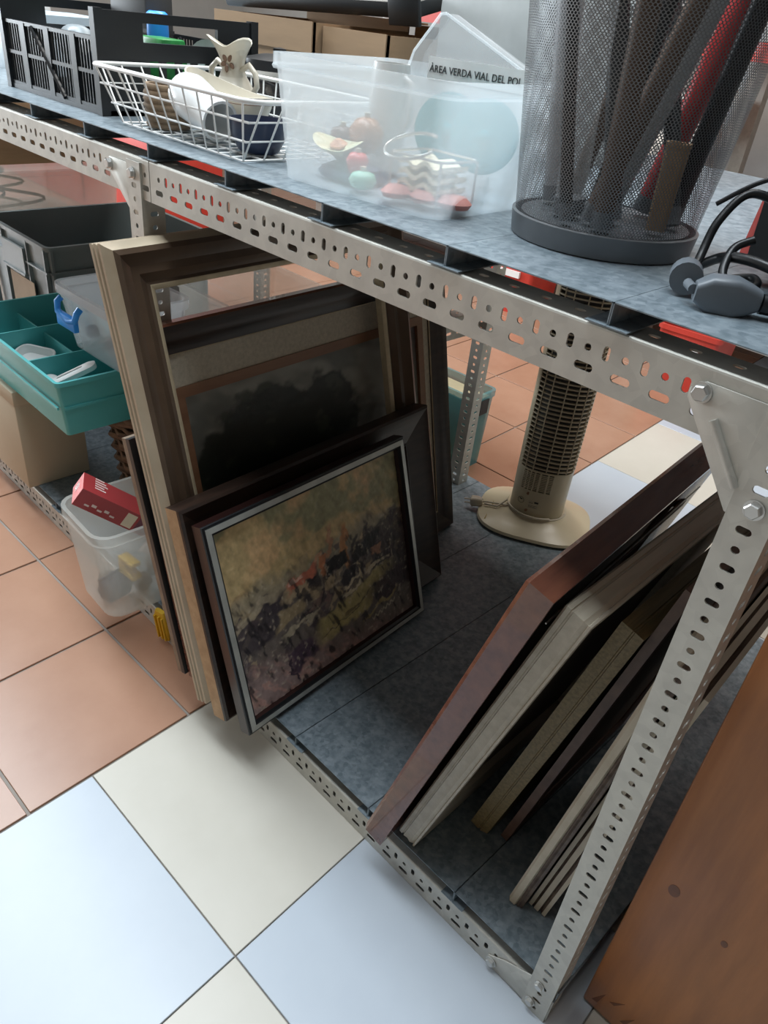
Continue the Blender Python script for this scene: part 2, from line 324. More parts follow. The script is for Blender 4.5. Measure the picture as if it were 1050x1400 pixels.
def village(s, t):
    wx = (fbm(s, t, 12, 3) - .5) * .07 + (fbm(s, t, 34, 8) - .5) * .03; wy = (fbm(s, t, 13, 9) - .5) * .08 + (fbm(s, t, 30, 15) - .5) * .04
    sw = s + wx; tw = t + wy
    n1 = fbm(s, t, 7, 20); n2 = fbm(s * 1.6 + t, t, 24, 31, 3); st = fbm(s * 40 + t * 12, t * 14, 1, 55, 3); st2 = fbm(s * 60, t * 44, 1, 66, 3)
    c = mixc(np.zeros(s.shape + (3,)) + [.36, .265, .13], [.20, .185, .10], ss(.45, .62, n1 + .22 * (s - .45) + .1 * (t - .8)))
    c = mixc(c, [.47, .305, .155], ss(.55, .72, fbm(s, t, 5, 71) - .12 * (s - .5)) * .8)
    hor = .60 + .10 * s + .03 * np.sin(s * 11)
    c = mixc(c, [.20, .175, .125], ss(hor + .05, hor - .03, tw) * .8); c = mixc(c, [.085, .07, .065], ss(hor - .02, hor - .16, tw) * .9)
    def quad(c, cx, cy, wx_, wy_, col, sk=0, k=1.0, sl=.25):
        a = np.abs(sw - cx - sk * (tw - cy)) / wx_; b = np.abs(tw - cy - sl * (sw - cx)) / wy_
        return mixc(c, col, k * ss(1.2, .8, a) * ss(1.2, .8, b))
    r = np.random.default_rng(5); pal = [(.022, .017, .02), (.03, .022, .028), (.26, .20, .12), (.13, .085, .075), (.06, .047, .055), (.33, .25, .15), (.19, .15, .10), (.02, .015, .017)]
    for k in range(120):
        x = r.random(); y = .20 + .38 * r.random() + .10 * x; c = quad(c, x, y, .008 + .028 * r.random(), .008 + .04 * r.random(), pal[r.integers(8)], r.normal() * .3, .8, .25 + r.normal() * .3)
    c = quad(c, .13, .42, .13, .09, (.035, .028, .034), 0, .8); c = quad(c, .90, .42, .12, .15, (.020, .013, .015), 0, .8); c = quad(c, .85, .60, .17, .045, (.028, .02, .022), 0, .8)
    c = quad(c, .10, .52, .12, .03, (.30, .25, .17), 0, .6); c = quad(c, .37, .56, .085, .030, (.36, .115, .07)); c = quad(c, .33, .565, .035, .012, (.48, .30, .23)); c = quad(c, .50, .56, .025, .05, (.33, .13, .06)); c = quad(c, .47, .62, .03, .02, (.35, .20, .12))
    c = quad(c, .62, .60, .022, .13, (.33, .155, .065)); c = quad(c, .54, .66, .012, .08, (.30, .16, .09)); c = quad(c, .565, .535, .07, .03, (.012, .01, .01)); c = quad(c, .69, .47, .010, .11, (.36, .29, .18)); c = quad(c, .74, .54, .07, .05, (.015, .012, .012), .4)
    c = quad(c, .63, .385, .055, .012, (.36, .31, .21)); c = quad(c, .63, .345, .055, .010, (.36, .31, .21)); c = quad(c, .62, .43, .05, .03, (.02, .017, .02)); c = quad(c, .33, .32, .10, .012, (.28, .24, .17)); c = quad(c, .27, .40, .07, .05, (.22, .17, .10)); c = quad(c, .80, .40, .06, .012, (.33, .28, .19)); c = quad(c, .82, .49, .035, .03, (.30, .15, .09), 0, .7)
    path = .06 + .27 * s
    c = mixc(c, [.27, .22, .095], ss(.09, .06, np.abs(tw - path - .02)) * ss(.36, .46, sw) * ss(.95, .75, sw)); c = quad(c, .55, .20, .12, .006, (.07, .055, .03), 0, .8, .3); c = quad(c, .66, .25, .10, .006, (.08, .06, .03), 0, .8, .3)
    c = mixc(c, [.20, .14, .13], ss(.34, .14, tw + .30 * sw) * .85); c = mixc(c, [.30, .17, .14], ss(.5, .68, n2) * ss(.33, .12, tw + .28 * sw) * .7)
    c = quad(c, .30, .16, .075, .07, (.055, .035, .05), -.3); c = quad(c, .24, .10, .006, .07, (.03, .02, .03), -.4); c = quad(c, .26, .12, .05, .006, (.05, .03, .04))
    c = mixc(c, [.028, .017, .02], ss(.10, .05, np.abs(tw - .235 - .10 * (s - .8))) * ss(.66, .80, sw) * .95); c = quad(c, .78, .15, .12, .012, (.22, .17, .08))
    c = c * (.50 + .55 * st + .5 * st2)[..., None]; det = ss(hor + .1, hor - .1, t)
    c = mixc(c, [.36, .31, .23], ss(.66, .82, st2) * (.15 + .35 * det)); c = mixc(c, [.012, .01, .012], ss(.36, .24, st) * det * .8)
    sg = (np.abs(t - .105 - .22 * (s - .8) - .008 * np.sin(s * 230)) < .006) & (s > .72) & (s < .88); c[sg] = c[sg] * .45 + np.array([.45, .40, .28]) * .55
    return c * 1.7, st * .9 + st2 * .7
def landscape(s, t):
    n = fbm(s, t, 4, 101); n2 = fbm(s, t, 14, 120); n3 = fbm(s + .4 * t, t, 5, 130)
    c = mixc(np.zeros(s.shape + (3,)) + [.30, .29, .24], [.12, .12, .10], ss(.35, .65, n3))
    c = mixc(c, [.10, .075, .07], ss(.7, 1.0, s) * ss(.5, 1, t))
    tree = np.maximum(1.0 - np.hypot((s - .32) / .24, (t - .70) / .22), np.maximum(.9 - np.hypot((s - .52) / .17, (t - .68) / .26), .9 - np.hypot((s - .10) / .16, (t - .62) / .2)))
    d = ss(-.05, .12, tree + (n2 - .5) * .7); d = np.maximum(d, ss(.50, .38, t + (n - .5) * .2))
    c = mixc(c, [.016, .019, .013], d); c = mixc(c, [.06, .07, .045], d * ss(.62, .75, n2) * .7)
    return c, n2 * .5
M_PAINT = paint_mat('oil_paint'); M_PAINT2 = paint_mat('dark_oil_paint', .3)
M_MAROON = wood('dark_maroon_lacquer', (0.018, 0.007, 0.006), (0.035, 0.013, 0.011), 0.3, (2, 2, 14))
M_SILVER = mat('silvered_moulding', (0.50, 0.51, 0.47), 0.35, 0.35, scale=20)
M_BFR = wood('dark_brown_frame', (0.016, 0.010, 0.008), (0.040, 0.022, 0.015), 0.34, (2, 20, 20))
M_RAW = wood('raw_pine', (0.36, 0.215, 0.105), (0.47, 0.30, 0.16), 0.6, (2, 16, 16))
M_MID = mat('brown_gilt_moulding', (0.075, 0.047, 0.030), 0.28, 0, col2=(0.115, 0.075, 0.048), scale=9)
M_BEIGE = mat('beige_moulding', (0.40, 0.32, 0.22), 0.45, 0, col2=(0.48, 0.40, 0.29), scale=9)
M_LINEN = mat('linen_mat', (0.50, 0.44, 0.34), 0.9, scale=150)
M_LINER = mat('gilt_liner', (0.50, 0.41, 0.27), 0.45, 0.2, scale=40)
M_MAHOG = wood('mahogany', (0.10, 0.033, 0.020), (0.165, 0.060, 0.034), 0.26, (2, 14, 14), coat=0.4)
M_BACK = mat('brown_backing_board', (0.10, 0.065, 0.04), 0.85, scale=30)
M_PANE = mat('picture_glass', (0.02, 0.025, 0.025), 0.03, 0, alpha=0.35, spec=0.8)
GL = 'framed pictures leaning on the left of the lower deck'; GR = 'framed pictures leaning on the right of the lower deck'

# F1: village painting
t = thing('framed_painting', 'oil painting of a village in a black and silver frame, foremost of its leaning row', 'painting', group=GL, T=frame_T(-.0830, -.0683, .300, .075, 0, 1))
rails(t, .5235, .4239, [(0, 0), (0, .024), (.0015, .0265), (.005, .027), (.0055, .029), (.016, .030), (.0165, .0265), (.022, .024), (.0235, .014), (.0235, 0)], [0, 1, 1, 1, 2, 1, 1, 0, 0, 0], [M_MAROON, M_BLACK, M_SILVER])
canvas(t, .024, .4995, .024, .400, .013, village, 300, 250, .0022, M_PAINT, 'impasto village scene with ochre sky and red roof')
panel(t, 'backing_board', .01, .513, .01, .414, .002, .006, M_BACK)
# F2: broad dark frame
t = thing('framed_picture', 'broad dark brown frame with raw pine sides standing behind the village painting', 'picture', group=GL, T=frame_T(-.1470, -.0849, .270, .075, 0, 1))
rails(t, .6712, .4339, [(0, 0), (0, .032), (.001, .037), (.006, .040), (.012, .037), (.030, .032), (.070, .025), (.075, .027), (.082, .020), (.082, 0)], [0, 1, 1, 1, 1, 1, 1, 1, 1, 0], [M_RAW, M_BFR], alt=[M_BFR, M_BFR])
panel(t, 'picture_sheet', .08, .592, .08, .354, .012, .015, mat('dull_print', (0.10, 0.09, 0.06), 0.7, scale=9, var=.5))
# F3: tall empty ornate frame
t = thing('picture_frame', 'tall empty bronzed frame with ridged mouldings and light inner liner', 'frame', group=GL, T=frame_T(-.2000, -.0880, .256, .075, 0, 1))
pf = [(d, n * .70) for d, n in [(0, 0), (0, .008), (.004, .011), (.0005, .015), (.0005, .022), (.005, .026), (.001, .031), (.001, .040), (.006, .046), (.012, .060), (.020, .064), (.027, .056), (.040, .047), (.052, .049), (.058, .042), (.066, .036), (.071, .040), (.0725, .040), (.080, .034), (.080, .012), (.030, .0)]]
rails(t, .6918, .8452, pf, [0, 0, 0, 0, 0, 0, 0, 0, 0, 2, 2, 2, 2, 2, 2, 2, 1, 1, 1, 2, 0], [M_BEIGE, M_LINER, M_MID])
# F4: landscape with linen mat
t = thing('framed_painting', 'dark tree landscape with wide linen mat, in the mahogany frame behind the empty frame', 'painting', group=GL, T=frame_T(-.2640, -.066, .2255, .075, 0, 1))
WF, HF = .853, .690
rails(t, WF, HF, [(0, 0), (0, .030), (.004, .034), (.020, .034), (.034, .026), (.052, .022), (.0535, .022), (.056, .020), (.056, 0)], [0, 0, 1, 1, 1, 1, 2, 1, 0], [M_MAHOG, M_BFR, M_LINER])
def ring(root, name, x0, y0, x1, y1, wx, w, z0, z1, m):
    for a in ((x0, x1, y0, y0 + w), (x0, x1, y1 - w, y1), (x0, x0 + wx, y0 + w, y1 - w), (x1 - wx, x1, y0 + w, y1 - w)): MB().box(*a, z0, z1).build(name, m, root)
ring(t, 'linen_mat', .054, .054, WF - .054, HF - .054, .024, .062, .010, .017, M_LINEN)
ring(t, 'inner_frame', .078, .114, WF - .078, HF - .114, .020, .020, .008, .020, wood('red_brown_slip', (.20, .09, .045), (.27, .135, .07), .4))
canvas(t, .096, WF - .096, .13, HF - .13, .012, landscape, 170, 120, .001, M_PAINT2, 'dark trees under a grey green sky')
panel(t, 'backing_board', .03, WF - .03, .03, HF - .03, .001, .006, M_BACK)
# F5: slim black frame
t = thing('framed_picture', 'slim black frame with brown sides at the far left of the leaning row', 'picture', group=GL, T=frame_T(-.2900, -.0745, .255, .075, 0, 1))
rails(t, .50, .4965, [(0, 0), (0, .012), (0, .023), (.012, .024), (.014, .014), (.014, 0)], [0, 1, 1, 1, 1, 0], [wood('grey_brown_edge', (.17, .12, .08), (.25, .19, .13), .5), M_BLACK])
panel(t, 'picture_sheet', .013, .487, .013, .4835, .006, .009, mat('dull_print', (0.1, 0.09, 0.06), 0.7))

# right hand row (fronts face -x; local z is the back side)
def right_frame(label, x, y, lean, yaw, Wd, H, th, prof, seg, mats, name='framed_picture', cat='picture'):
    t = thing(name, label, cat, group=GR, T=frame_T(x, y, lean, yaw, 0, -1, ZD + th * math.sin(lean) + .0003)); rails(t, Wd, H - .006, prof, seg, mats)
    w = max(d for d, h in prof); MB().box(w - .012, Wd - w + .012, w - .012, H - w + .012, th * .35, th * .5).build('picture_sheet', M_BACK, t); return t
t = right_frame('glossy red mahogany frame leaning at the open side of the right hand row', .2175, -.0353, .263, .074, .5264, .6639, .0406,
            [(0, .006), (0, .0406), (.006, .0406), (.040, .034), (.055, .030), (.055, .012), (.030, .004), (.007, 0)], [0, 0, 0, 0, 0, 0, 0, 0], [M_MAHOG])
MB().cyl((.03, .60, .042), (.50, .60, .042), .0012, 6).build('hanging_wire', M_BOLT, t)
panel(t, 'back_slat', .10, .50, .555, .568, .0335, .039, M_BACK)
M_CRM = wood('cream_lacquer', (.40, .35, .27), (.50, .45, .36), .4, (2, 20, 20), bump=.05)
t = right_frame('cream lacquered frame with a grooved edge, next to the glossy mahogany frame', .2590, .0072, .270, .0156, .4691, .6373, .0377,
            [(.003, 0), (0, .003), (0, .0085), (.002, .0095), (.002, .0115), (0, .0125), (.0015, .020), (.0005, .027), (.003, .033), (.0005, .0345), (.001, .0377), (.012, .0377), (.05, .030), (.055, .02), (.055, .006), (.02, 0)],
            [0] * 16, [M_CRM])
ey = MB(); ey.tube([(.452 + .006 * math.cos(a), .6373 + .011 + .006 * math.sin(a), .02) for a in np.linspace(0, 2 * math.pi, 15)[:-1]], .0012, 6, True); ey.cyl((.452, .634, .02), (.452, .643, .02), .0013, 6)
ey.build('screw_eye', M_BLACK, t, smooth=60)
M_GOLD = wood('aged_gold_leaf', (.15, .105, .045), (.27, .20, .09), .5, (2, 45, 45), 4)
right_frame('aged gold wooden frame with coarse ribbed edge, between the cream and dark brown frames', .3290, .1158, .2289, .012, .40, .5675, .0335,
            [(0, 0), (0, .017), (.002, .018), (.002, .020), (0, .021), (.004, .0335), (.010, .0335), (.045, .026), (.05, .02), (.05, 0)], [0, 0, 0, 0, 0, 1, 0, 0, 0, 0], [M_GOLD, wood('brass_gilding', (.30, .24, .10), (.40, .33, .16), .4)])
right_frame('thin dark brown wooden frame behind the aged gold one', .3790, .1369, .2006, .012, .40, .6434, .0136,
            [(0, 0), (0, .0136), (.022, .0136), (.030, .009), (.030, 0)], [0] * 5, [wood('brown_edge', (.085, .045, .030), (.135, .075, .05), .5)])
M_WORN = mat('worn_cream_paint', (.46, .41, .31), .55, col2=(.56, .51, .41), scale=14, bump=.1)
right_frame('worn off white painted frame standing beside the corner post', .4560, .0563, .1404, .05, .40, .5966, .0250,
            [(.004, 0), (0, .004), (0, .013), (.003, .015), (.001, .018), (.003, .021), (.003, .025), (.03, .025), (.04, .018), (.04, .004), (.02, 0)], [0, 0, 0, 1, 1, 1, 1, 1, 1, 1, 0], [M_WORN, wood('worn_umber', (.05, .03, .022), (.15, .11, .08), .5, (2, 20, 20))])
right_frame('brown layered frame squeezed between the off white frame and corner post', .4830, .0760, .1404, .05, .38, .56, .030,
            [(0, 0), (0, .006), (.003, .008), (0, .010), (0, .018), (.004, .020), (.001, .024), (.001, .030), (.03, .030), (.04, .02), (.04, 0)], [0, 1, 1, 0, 1, 1, 0, 1, 1, 1, 1], [M_WORN, MATS['worn_umber']])

# ------------------------------------------------------------------ orange wooden board beside the post
M_ORANGE = wood('orange_pine', (.27, .095, .026), (.41, .155, .045), .4, (9, 5, 1.1), 3.2, .03, coat=.1)
bd = thing('pine_cabinet', 'orange varnished pine cabinet standing beside the corner post', 'cabinet', (.612, .070, 0))
MB().box(0, .48, 0, .026, .004, .92).build('plank_face', M_ORANGE, bd, bevel=.004)
MB().box(.002, .478, .0262, .60, .004, .916).build('light_blocking_carcass', M_ORANGE, bd)  # body added behind the board to block light from the right
M_KNOT = mat('pine_knot', (.16, .055, .025), .4, scale=60)
for kx, kz, r in ((.038, .350, .011), (.112, .330, .006), (.30, .44, .013)):
    mb = MB(); mb.lathe([(r, 0), (r * .97, .0006)], 18, sx=.7, sy=1.0); mb.build('knot', M_KNOT, bd, T=Matrix.Translation((kx, 0.0002, kz)) @ Matrix.Rotation(math.pi / 2, 4, 'X'))
for kx, kz, sc, an in ((.012, .022, .9, 0), (.035, .050, .7, .3), (.058, .030, .8, .1)):
    MB().prism([(0, 0), (.010 * sc, .002), (.016 * sc, .040 * sc), (.007 * sc, .018 * sc)], 0, .0005).build('dent', M_KNOT, bd, T=Matrix.Translation((kx, 0.0002, kz)) @ Matrix.Rotation(an, 4, 'Y') @ Matrix.Rotation(math.pi / 2, 4, 'X'))

# ------------------------------------------------------------------ tower fan
M_FAN = mat('yellowed_plastic', (.58, .51, .36), .32, scale=5, var=.06); M_FAN2 = mat('grey_beige_plastic', (.50, .42, .29), .38, scale=5, var=.06)
fan = thing('tower_fan', 'yellowed white tower fan with louvred grille on a rounded base', 'fan', (-.180, 1.0, ZD), math.radians(29))
# local -y faces the camera
def sup(rx, ry, z, n=40, e=2.6):
    out = []
    for k in range(n):
        a = 2 * math.pi * k / n; ca, sa = math.cos(a), math.sin(a); out.append((rx * math.copysign(abs(ca) ** (2 / e), ca), ry * math.copysign(abs(sa) ** (2 / e), sa), z))
    return out
b = MB(); b.loft([sup(.150, .125, 0.002, e=3), sup(.158, .133, .008, e=3), sup(.156, .131, .016, e=3), sup(.125, .105, .030, e=2.8), sup(.086, .080, .040), sup(.080, .076, .046)]); fb = b.build('fan_base', M_FAN, fan, smooth=45)
MB().tube([(-.128, -.088, .019), (-.118, -.02, .031), (-.12, .06, .024)], .0022, 6).build('seam', mat('brass_seam', (.35, .25, .07), .5), fb)
def fan_r(z): return .074 + .006 * z
b = MB(); b.loft([sup(.068, .064, .040), sup(fan_r(.05), .070, .052), sup(fan_r(.124), .0708, .124)], True, True); b.build('lower_housing', M_FAN, fan, smooth=45)
H = .82
inner = MB(); inner.loft([sup(.060, .056, .1245), sup(.066, .060, .20), sup(.070, .062, H)]); inner.build('inner_core', M_DARK, fan, smooth=45)
shell = MB(); cols = [p for p in range(40)]
def arc_pts(rx, ry, z, a0, a1, n, e=2.6):
    out = []
    for k in range(n + 1):
        a = math.radians(a0 + (a1 - a0) * k / n); ca, sa = math.cos(a), math.sin(a); out.append((rx * math.copysign(abs(ca) ** (2 / e), ca), ry * math.copysign(abs(sa) ** (2 / e), sa), z))
    return out
A0, A1 = 215, 345     # grille arc on the -y side
lo = []
for z in (.19, H):
    o_ = arc_pts(fan_r(z), .0715, z, A1 - 360, A0, 30); i_ = arc_pts(fan_r(z) - .003, .0685, z, A1 - 360, A0, 30)[::-1]; lo.append(o_ + i_)
shell.loft(lo); shell.build('housing_shell', M_FAN, fan, smooth=45)
cap = MB(); cap.loft([sup(fan_r(H), .0715, H), sup(fan_r(H), .0715, H + .012), sup(.05, .05, H + .02)]); cap.build('top_cap', M_FAN, fan, smooth=45)
lv = MB(); o_ = arc_pts(.0775, .0712, 0, A0 - 2, A1 + 2, 22); i_ = arc_pts(.070, .064, 0, A0 - 2, A1 + 2, 22)
lv.loft([[o_[k], i_[k], (i_[k][0], i_[k][1], .0030), (o_[k][0], o_[k][1], .0036)] for k in range(len(o_))])
lvm = lv.mesh('louvre', M_FAN2, 40); z = .196
while z < H - .004: link('louvre', lvm, fan, T=Matrix.Translation((0, 0, z))); z += .0122
for a in (233, 252, 271, 290, 309, 328):
    p = arc_pts(.0775, .0712, 0, a, a, 1)[0]; MB().cyl((p[0], p[1], .192), (p[0], p[1], H), .0018, 6).build('grille_rib', M_FAN2, fan)
# vent field: open window in the housing band, crossed by bars
V0, V1, VZ0, VZ1 = 231, 285, .1285, .1850
def arc_wall(z0, z1, a0, a1, n, name):
    lo = []
    for z in (z0, z1): lo.append(arc_pts(fan_r(z), .0712, z, a0, a1, n) + arc_pts(fan_r(z) - .003, .0682, z, a0, a1, n)[::-1])
    return MB().loft(lo).build(name, M_FAN, fan, smooth=45)
arc_wall(.124, .190, V1 - 360, V0, 34, 'housing_band'); arc_wall(.124, VZ0, V0, V1, 12, 'housing_band'); arc_wall(VZ1, .190, V0, V1, 12, 'housing_band')
for k in range(5): a = V0 + 9 * (k + 1); arc_wall(VZ0, VZ1, a - 1.3, a + 1.3, 2, 'vent_bar')
for k in range(10): z = VZ0 + (VZ1 - VZ0) * (k + 1) / 11; arc_wall(z - .0013, z + .0013, V0, V1, 12, 'vent_bar')
for a, zz in ((253, .118), (256, .066)):
    p = arc_pts(.0755, .0712, zz, a, a, 1)[0]; MB().lathe([(.0045, 0), (.0045, .0006)], 14).build('screw', mat('rusty_screw', (.25, .13, .07), .5), fan, T=Matrix.Translation(p) @ Matrix.Rotation(math.pi / 2, 4, 'X') @ Matrix.Rotation(0.3, 4, 'Y'))
M_INK = mat('dark_ink', (.03, .03, .03), .6)
p = arc_pts(.0758, .0715, .088, 266, 266, 1)[0]
lab = MB(); lab.box(-.014, .014, -.0004, .0, -.011, .011); lb = lab.build('rating_label', mat('label_cream', (.55, .49, .36), .5), fan, T=Matrix.Translation(p) @ Matrix.Rotation(-.06, 4, 'Z'))
ml = MB(); ml.box(.002, .013, -.0006, 0, .005, .010); [ml.box(-.012, .012 - .004 * (k % 2), -.0006, 0, -.004 - .003 * k, -.0032 - .003 * k) for k in range(3)]; ml.box(-.012, -.001, -.0006, 0, .003, .0038); ml.box(-.012, -.001, -.0006, 0, .006, .0068); ml.build('label_print', M_INK, lb)
p = arc_pts(.0758, .0715, .092, 240, 240, 1)[0]
ri = MB(); ri.tube([(.009 * math.cos(a), 0, .009 * math.sin(a)) for a in np.linspace(0, 2 * math.pi, 21)[:-1]], .0006, 4, True); ri.box(-.004, .004, -.0006, 0, .002, .005); ri.build('label_print', M_INK, fan, T=Matrix.Translation(p) @ Matrix.Rotation(-.45, 4, 'Z'))
M_CORD = mat('white_cord', (.55, .50, .40), .45)
c = [(.081 * math.cos(math.radians(a)), .079 * math.sin(math.radians(a)), .048 + .002 * math.sin(a / 20)) for a in range(350, 195, -12)] + [(-.10, -.03, .042), (-.135, -.022, .034), (-.150, -.018, .028)]
cord = MB(); cord.tube(c, .0028, 8); c2 = [(.083 * math.cos(math.radians(a)), .081 * math.sin(math.radians(a)), .054) for a in range(300, 190, -12)] + [(-.105, -.045, .040), (-.14, -.03, .032)]; cord.tube(c2, .0028, 8)
co = cord.build('power_cord', M_CORD, fan, smooth=60)
pl = MB(); pl.loft([rr(.018, .016, .005, 0), rr(.028, .024, .008, .012), rr(.030, .026, .009, .030), rr(.022, .020, .007, .034)]); pl.cyl((-.006, 0, .033), (-.006, 0, .052), .002, 8); pl.cyl((.006, 0, .033), (.006, 0, .052), .002, 8)
pl.build('plug', mat('plug_beige', (.50, .45, .36), .4), co, smooth=45, T=Matrix.Translation((-.148, -.020, .030)) @ Matrix.Rotation(-1.75, 4, 'Y'))
#@@PART2
# ------------------------------------------------------------------ left bay, lower deck
M_CLEAR = mat('clear_polypropylene', (.72, .73, .68), .28, alpha=.33, transl=.35, scale=3, var=.04)
M_MILKY = mat('milky_polypropylene', (.86, .92, .95), .25, alpha=.36, transl=.6, scale=3, var=.03)
M_ACRYL = mat('clear_acrylic', (.80, .84, .86), .06, alpha=.24, scale=6, var=.02)
M_TEAL = mat('teal_plastic', (.09, .42, .42), .4, scale=3, var=.06)
M_GREYP = mat('grey_crate_plastic', (.20, .24, .245), .42, scale=4, var=.06)
M_BEIGEB = mat('beige_board', (.52, .45, .33), .7, scale=3, var=.05)
M_WHITE = mat('white_plastic', (.72, .72, .70), .35, var=.03)
M_CARD = mat('cardboard', (.34, .22, .125), .85, scale=4, stretch=(1, 1, 6), var=.12)
M_RED = mat('red_paint', (.50, .045, .03), .45, var=.08)
M_BLUE = mat('blue_plastic', (.03, .30, .85), .35, var=.05)
M_YEL = mat('yellow_plastic', (.72, .45, .02), .4, var=.05)
def T_(x, y, z, rz=0, rx=0, ry=0): return Matrix.Translation((x, y, z)) @ Matrix.Rotation(rz, 4, 'Z') @ Matrix.Rotation(ry, 4, 'Y') @ Matrix.Rotation(rx, 4, 'X')

# clear storage bin on the deck edge
CB = (-.575, .075, ZD); cbin = thing('storage_bin', 'clear plastic bin with a red carton in it, on the deck edge by the frames', 'bin', CB, math.radians(-2))
mb = container(.185, .385, .225, .035, .014, .0025, .006, .022)
cb = mb.build('bin_shell', M_CLEAR, cbin, smooth=40)
rb = thing('carton', 'red carton with white print lying tilted in the clear bin', 'carton', T=Matrix.Translation((-.586, -.038, .318)) @ Matrix.Rotation(-.50, 4, 'Z') @ Matrix.Rotation(-.62, 4, 'X'))
M_CRIM = mat('crimson_card', (.30, .025, .028), .4, var=.06); M_CRIM2 = mat('bright_crimson_card', (.50, .06, .06), .4, var=.05)
MB().box(-.032, .032, -.075, .125, -.022, .022).build('body', M_CRIM, rb); MB().box(-.032, .032, -.0757, -.075, -.022, .022).build('end_flap', M_CRIM2, rb)
lettering('ISI', .022, M_WHITE, rb, basis((-.020, -.0760, -.010), (1, 0, 0), (0, 0, 1), (0, -1, 0)))
pr = MB(); [pr.box(-.030 + .009 * k, -.026 + .009 * k, -.05, -.03 + .004 * (k % 3), .022, .0224) for k in range(5)]; [pr.box(.0320, .0324, -.055 + .014 * k, -.045 + .014 * k, -.012 + .004 * (k % 2), -.008 + .006 * (k % 2)) for k in range(5)]; pr.build('printed_text', mat('pale_print', (.62, .52, .48), .6), rb)
MB().box(.0320, .0325, .030, .052, -.018, .016).build('sticker', mat('cream_sticker', (.66, .58, .44), .6), rb); MB().box(.0320, .0325, .058, .115, -.018, .016).build('barcode_panel', mat('plum_print', (.12, .03, .05), .5), rb)
lbx = thing('lamp_carton', 'green and yellow light bulb carton standing in the clear bin', 'carton', T=T_(-.580, .130, .300, .25, -.40, .30))
MB().box(-.045, .045, -.014, .014, -.05, .045).build('body', mat('green_card', (.02, .20, .075), .4), lbx)
MB().box(-.0455, .0455, -.0145, -.014, -.012, .010).build('yellow_band', M_YEL, lbx); MB().box(-.0455, -.012, -.0147, -.014, -.036, -.014).build('red_patch', M_RED, lbx)
lettering('PHIL', .022, M_WHITE, lbx, basis((-.038, -.0149, .018), (1, 0, 0), (0, 0, 1), (0, -1, 0))); lettering('Energy', .014, MATS['green_card'], lbx, basis((-.034, -.0149, -.006), (1, 0, 0), (0, 0, 1), (0, -1, 0))); lettering('20W', .013, M_WHITE, lbx, basis((-.042, -.0151, -.030), (1, 0, 0), (0, 0, 1), (0, -1, 0)))
yb = thing('bracket', 'yellow plastic bracket among the things in the clear bin', 'bracket', T=T_(-.540, -.035, .175, .1)); MB().prism([(0, 0), (.05, 0), (.05, .010), (.022, .018), (.022, .035), (.05, .035), (.05, .045), (0, .045)], -.012, .012).build('body', M_YEL, yb, bevel=.002, T=Matrix.Rotation(math.pi / 2, 4, 'X') @ Matrix.Translation((-.025, -.02, 0)))
wb = thing('carton', 'open white carton half buried in the clear bin', 'carton', T=T_(-.565, .075, .180, .4, .3)); MB().box(-.03, .03, -.035, .035, -.03, .03).build('body', mat('white_card', (.60, .56, .50), .7), wb, bevel=.001); MB().box(-.03, .03, -.062, -.035, .028, .030).build('flap', MATS['white_card'], wb)
bt = thing('adapter', 'dark blue plug adapter lying low in the clear bin', 'adapter', T=T_(-.560, -.064, .124, .2)); MB().loft([rr(.035, .06, .008, -.022), rr(.045, .07, .010, 0), rr(.035, .06, .008, .022)]).build('body', mat('slate_blue', (.05, .07, .11), .4), bt, smooth=40); [MB().box(-.004 + k, .0 + k, -.030, .030, .022, .028).build('fin', MATS['slate_blue'], bt) for k in (-.012, 0, .012)]
for k in range(5):
    o = tag(MB().lathe([(.001, -.020), (.018, -.013), (.022, 0), (.017, .014), (.001, .019)], 10).build('cloth_bundle', mat('grey_cloth', (.22, .20, .17), .9, bump=.5), smooth=80, T=T_(-.605 + .052 * (k % 2), -.060 + .058 * k, .113, k, .3 * k)), 'crumpled grey cloth at the bottom of the clear bin', 'cloth', 'cloths in the clear bin')
yc = thing('clip', 'yellow plastic clip on the deck edge under the clear bin', 'clip', T=T_(-.462, -.010, .058, .2, .12)); MB().loft([rr(.030, .012, .004, -.05), rr(.036, .016, .005, -.03), rr(.036, .016, .005, .02), rr(.026, .010, .004, .036)]).build('body', M_YEL, yc, smooth=40); [MB().box(x - .002, x + .002, -.012, -.006, -.045, .025).build('rib', M_YEL, yc) for x in (-.010, .002, .012)]
# beige box
bb = thing('storage_box', 'plain beige board box under the teal tray', 'box', (-1.2525, .062, ZD))
mb = MB(); mb.box(-.1475, .1475, -.085, .085, 0, .275); mb.build('body', M_BEIGEB, bb, bevel=.003); MB().box(-.149, .149, -.0865, .0865, .240, .279).build('lid', M_BEIGEB, bb, bevel=.002)
# woven basket with green inside
wk = thing('wicker_basket', 'dark wicker basket with plants printed inside, below the teal tray', 'basket', (-.955, .285, ZD))
M_WICK = wood('wicker', (.06, .035, .022), (.20, .12, .07), .7, (8, 8, 30))
for k in range(14):
    z = .008 + .0175 * k; R_ = .115 + .0022 * k
    MB().tube([((R_ + .006 * (1 if (j + k) % 2 else -1)) * math.cos(2 * math.pi * j / 22), (R_ * .85 + .006 * (1 if (j + k) % 2 else -1)) * math.sin(2 * math.pi * j / 22), z) for j in range(22)], .0085, 6, True).build('weave_strand', M_WICK, wk, smooth=60)
MB().lathe([(.11, 0.002), (.11, .012)], 20, sy=.85).build('base', M_WICK, wk); 
MB().box(-.085, .085, -.045, -.040, .02, .225).build('printed_card', mat('garden_print', (.05, .06, .045), .5, col2=(.12, .20, .08), scale=14), wk, T=Matrix.Rotation(.1, 4, 'X'))
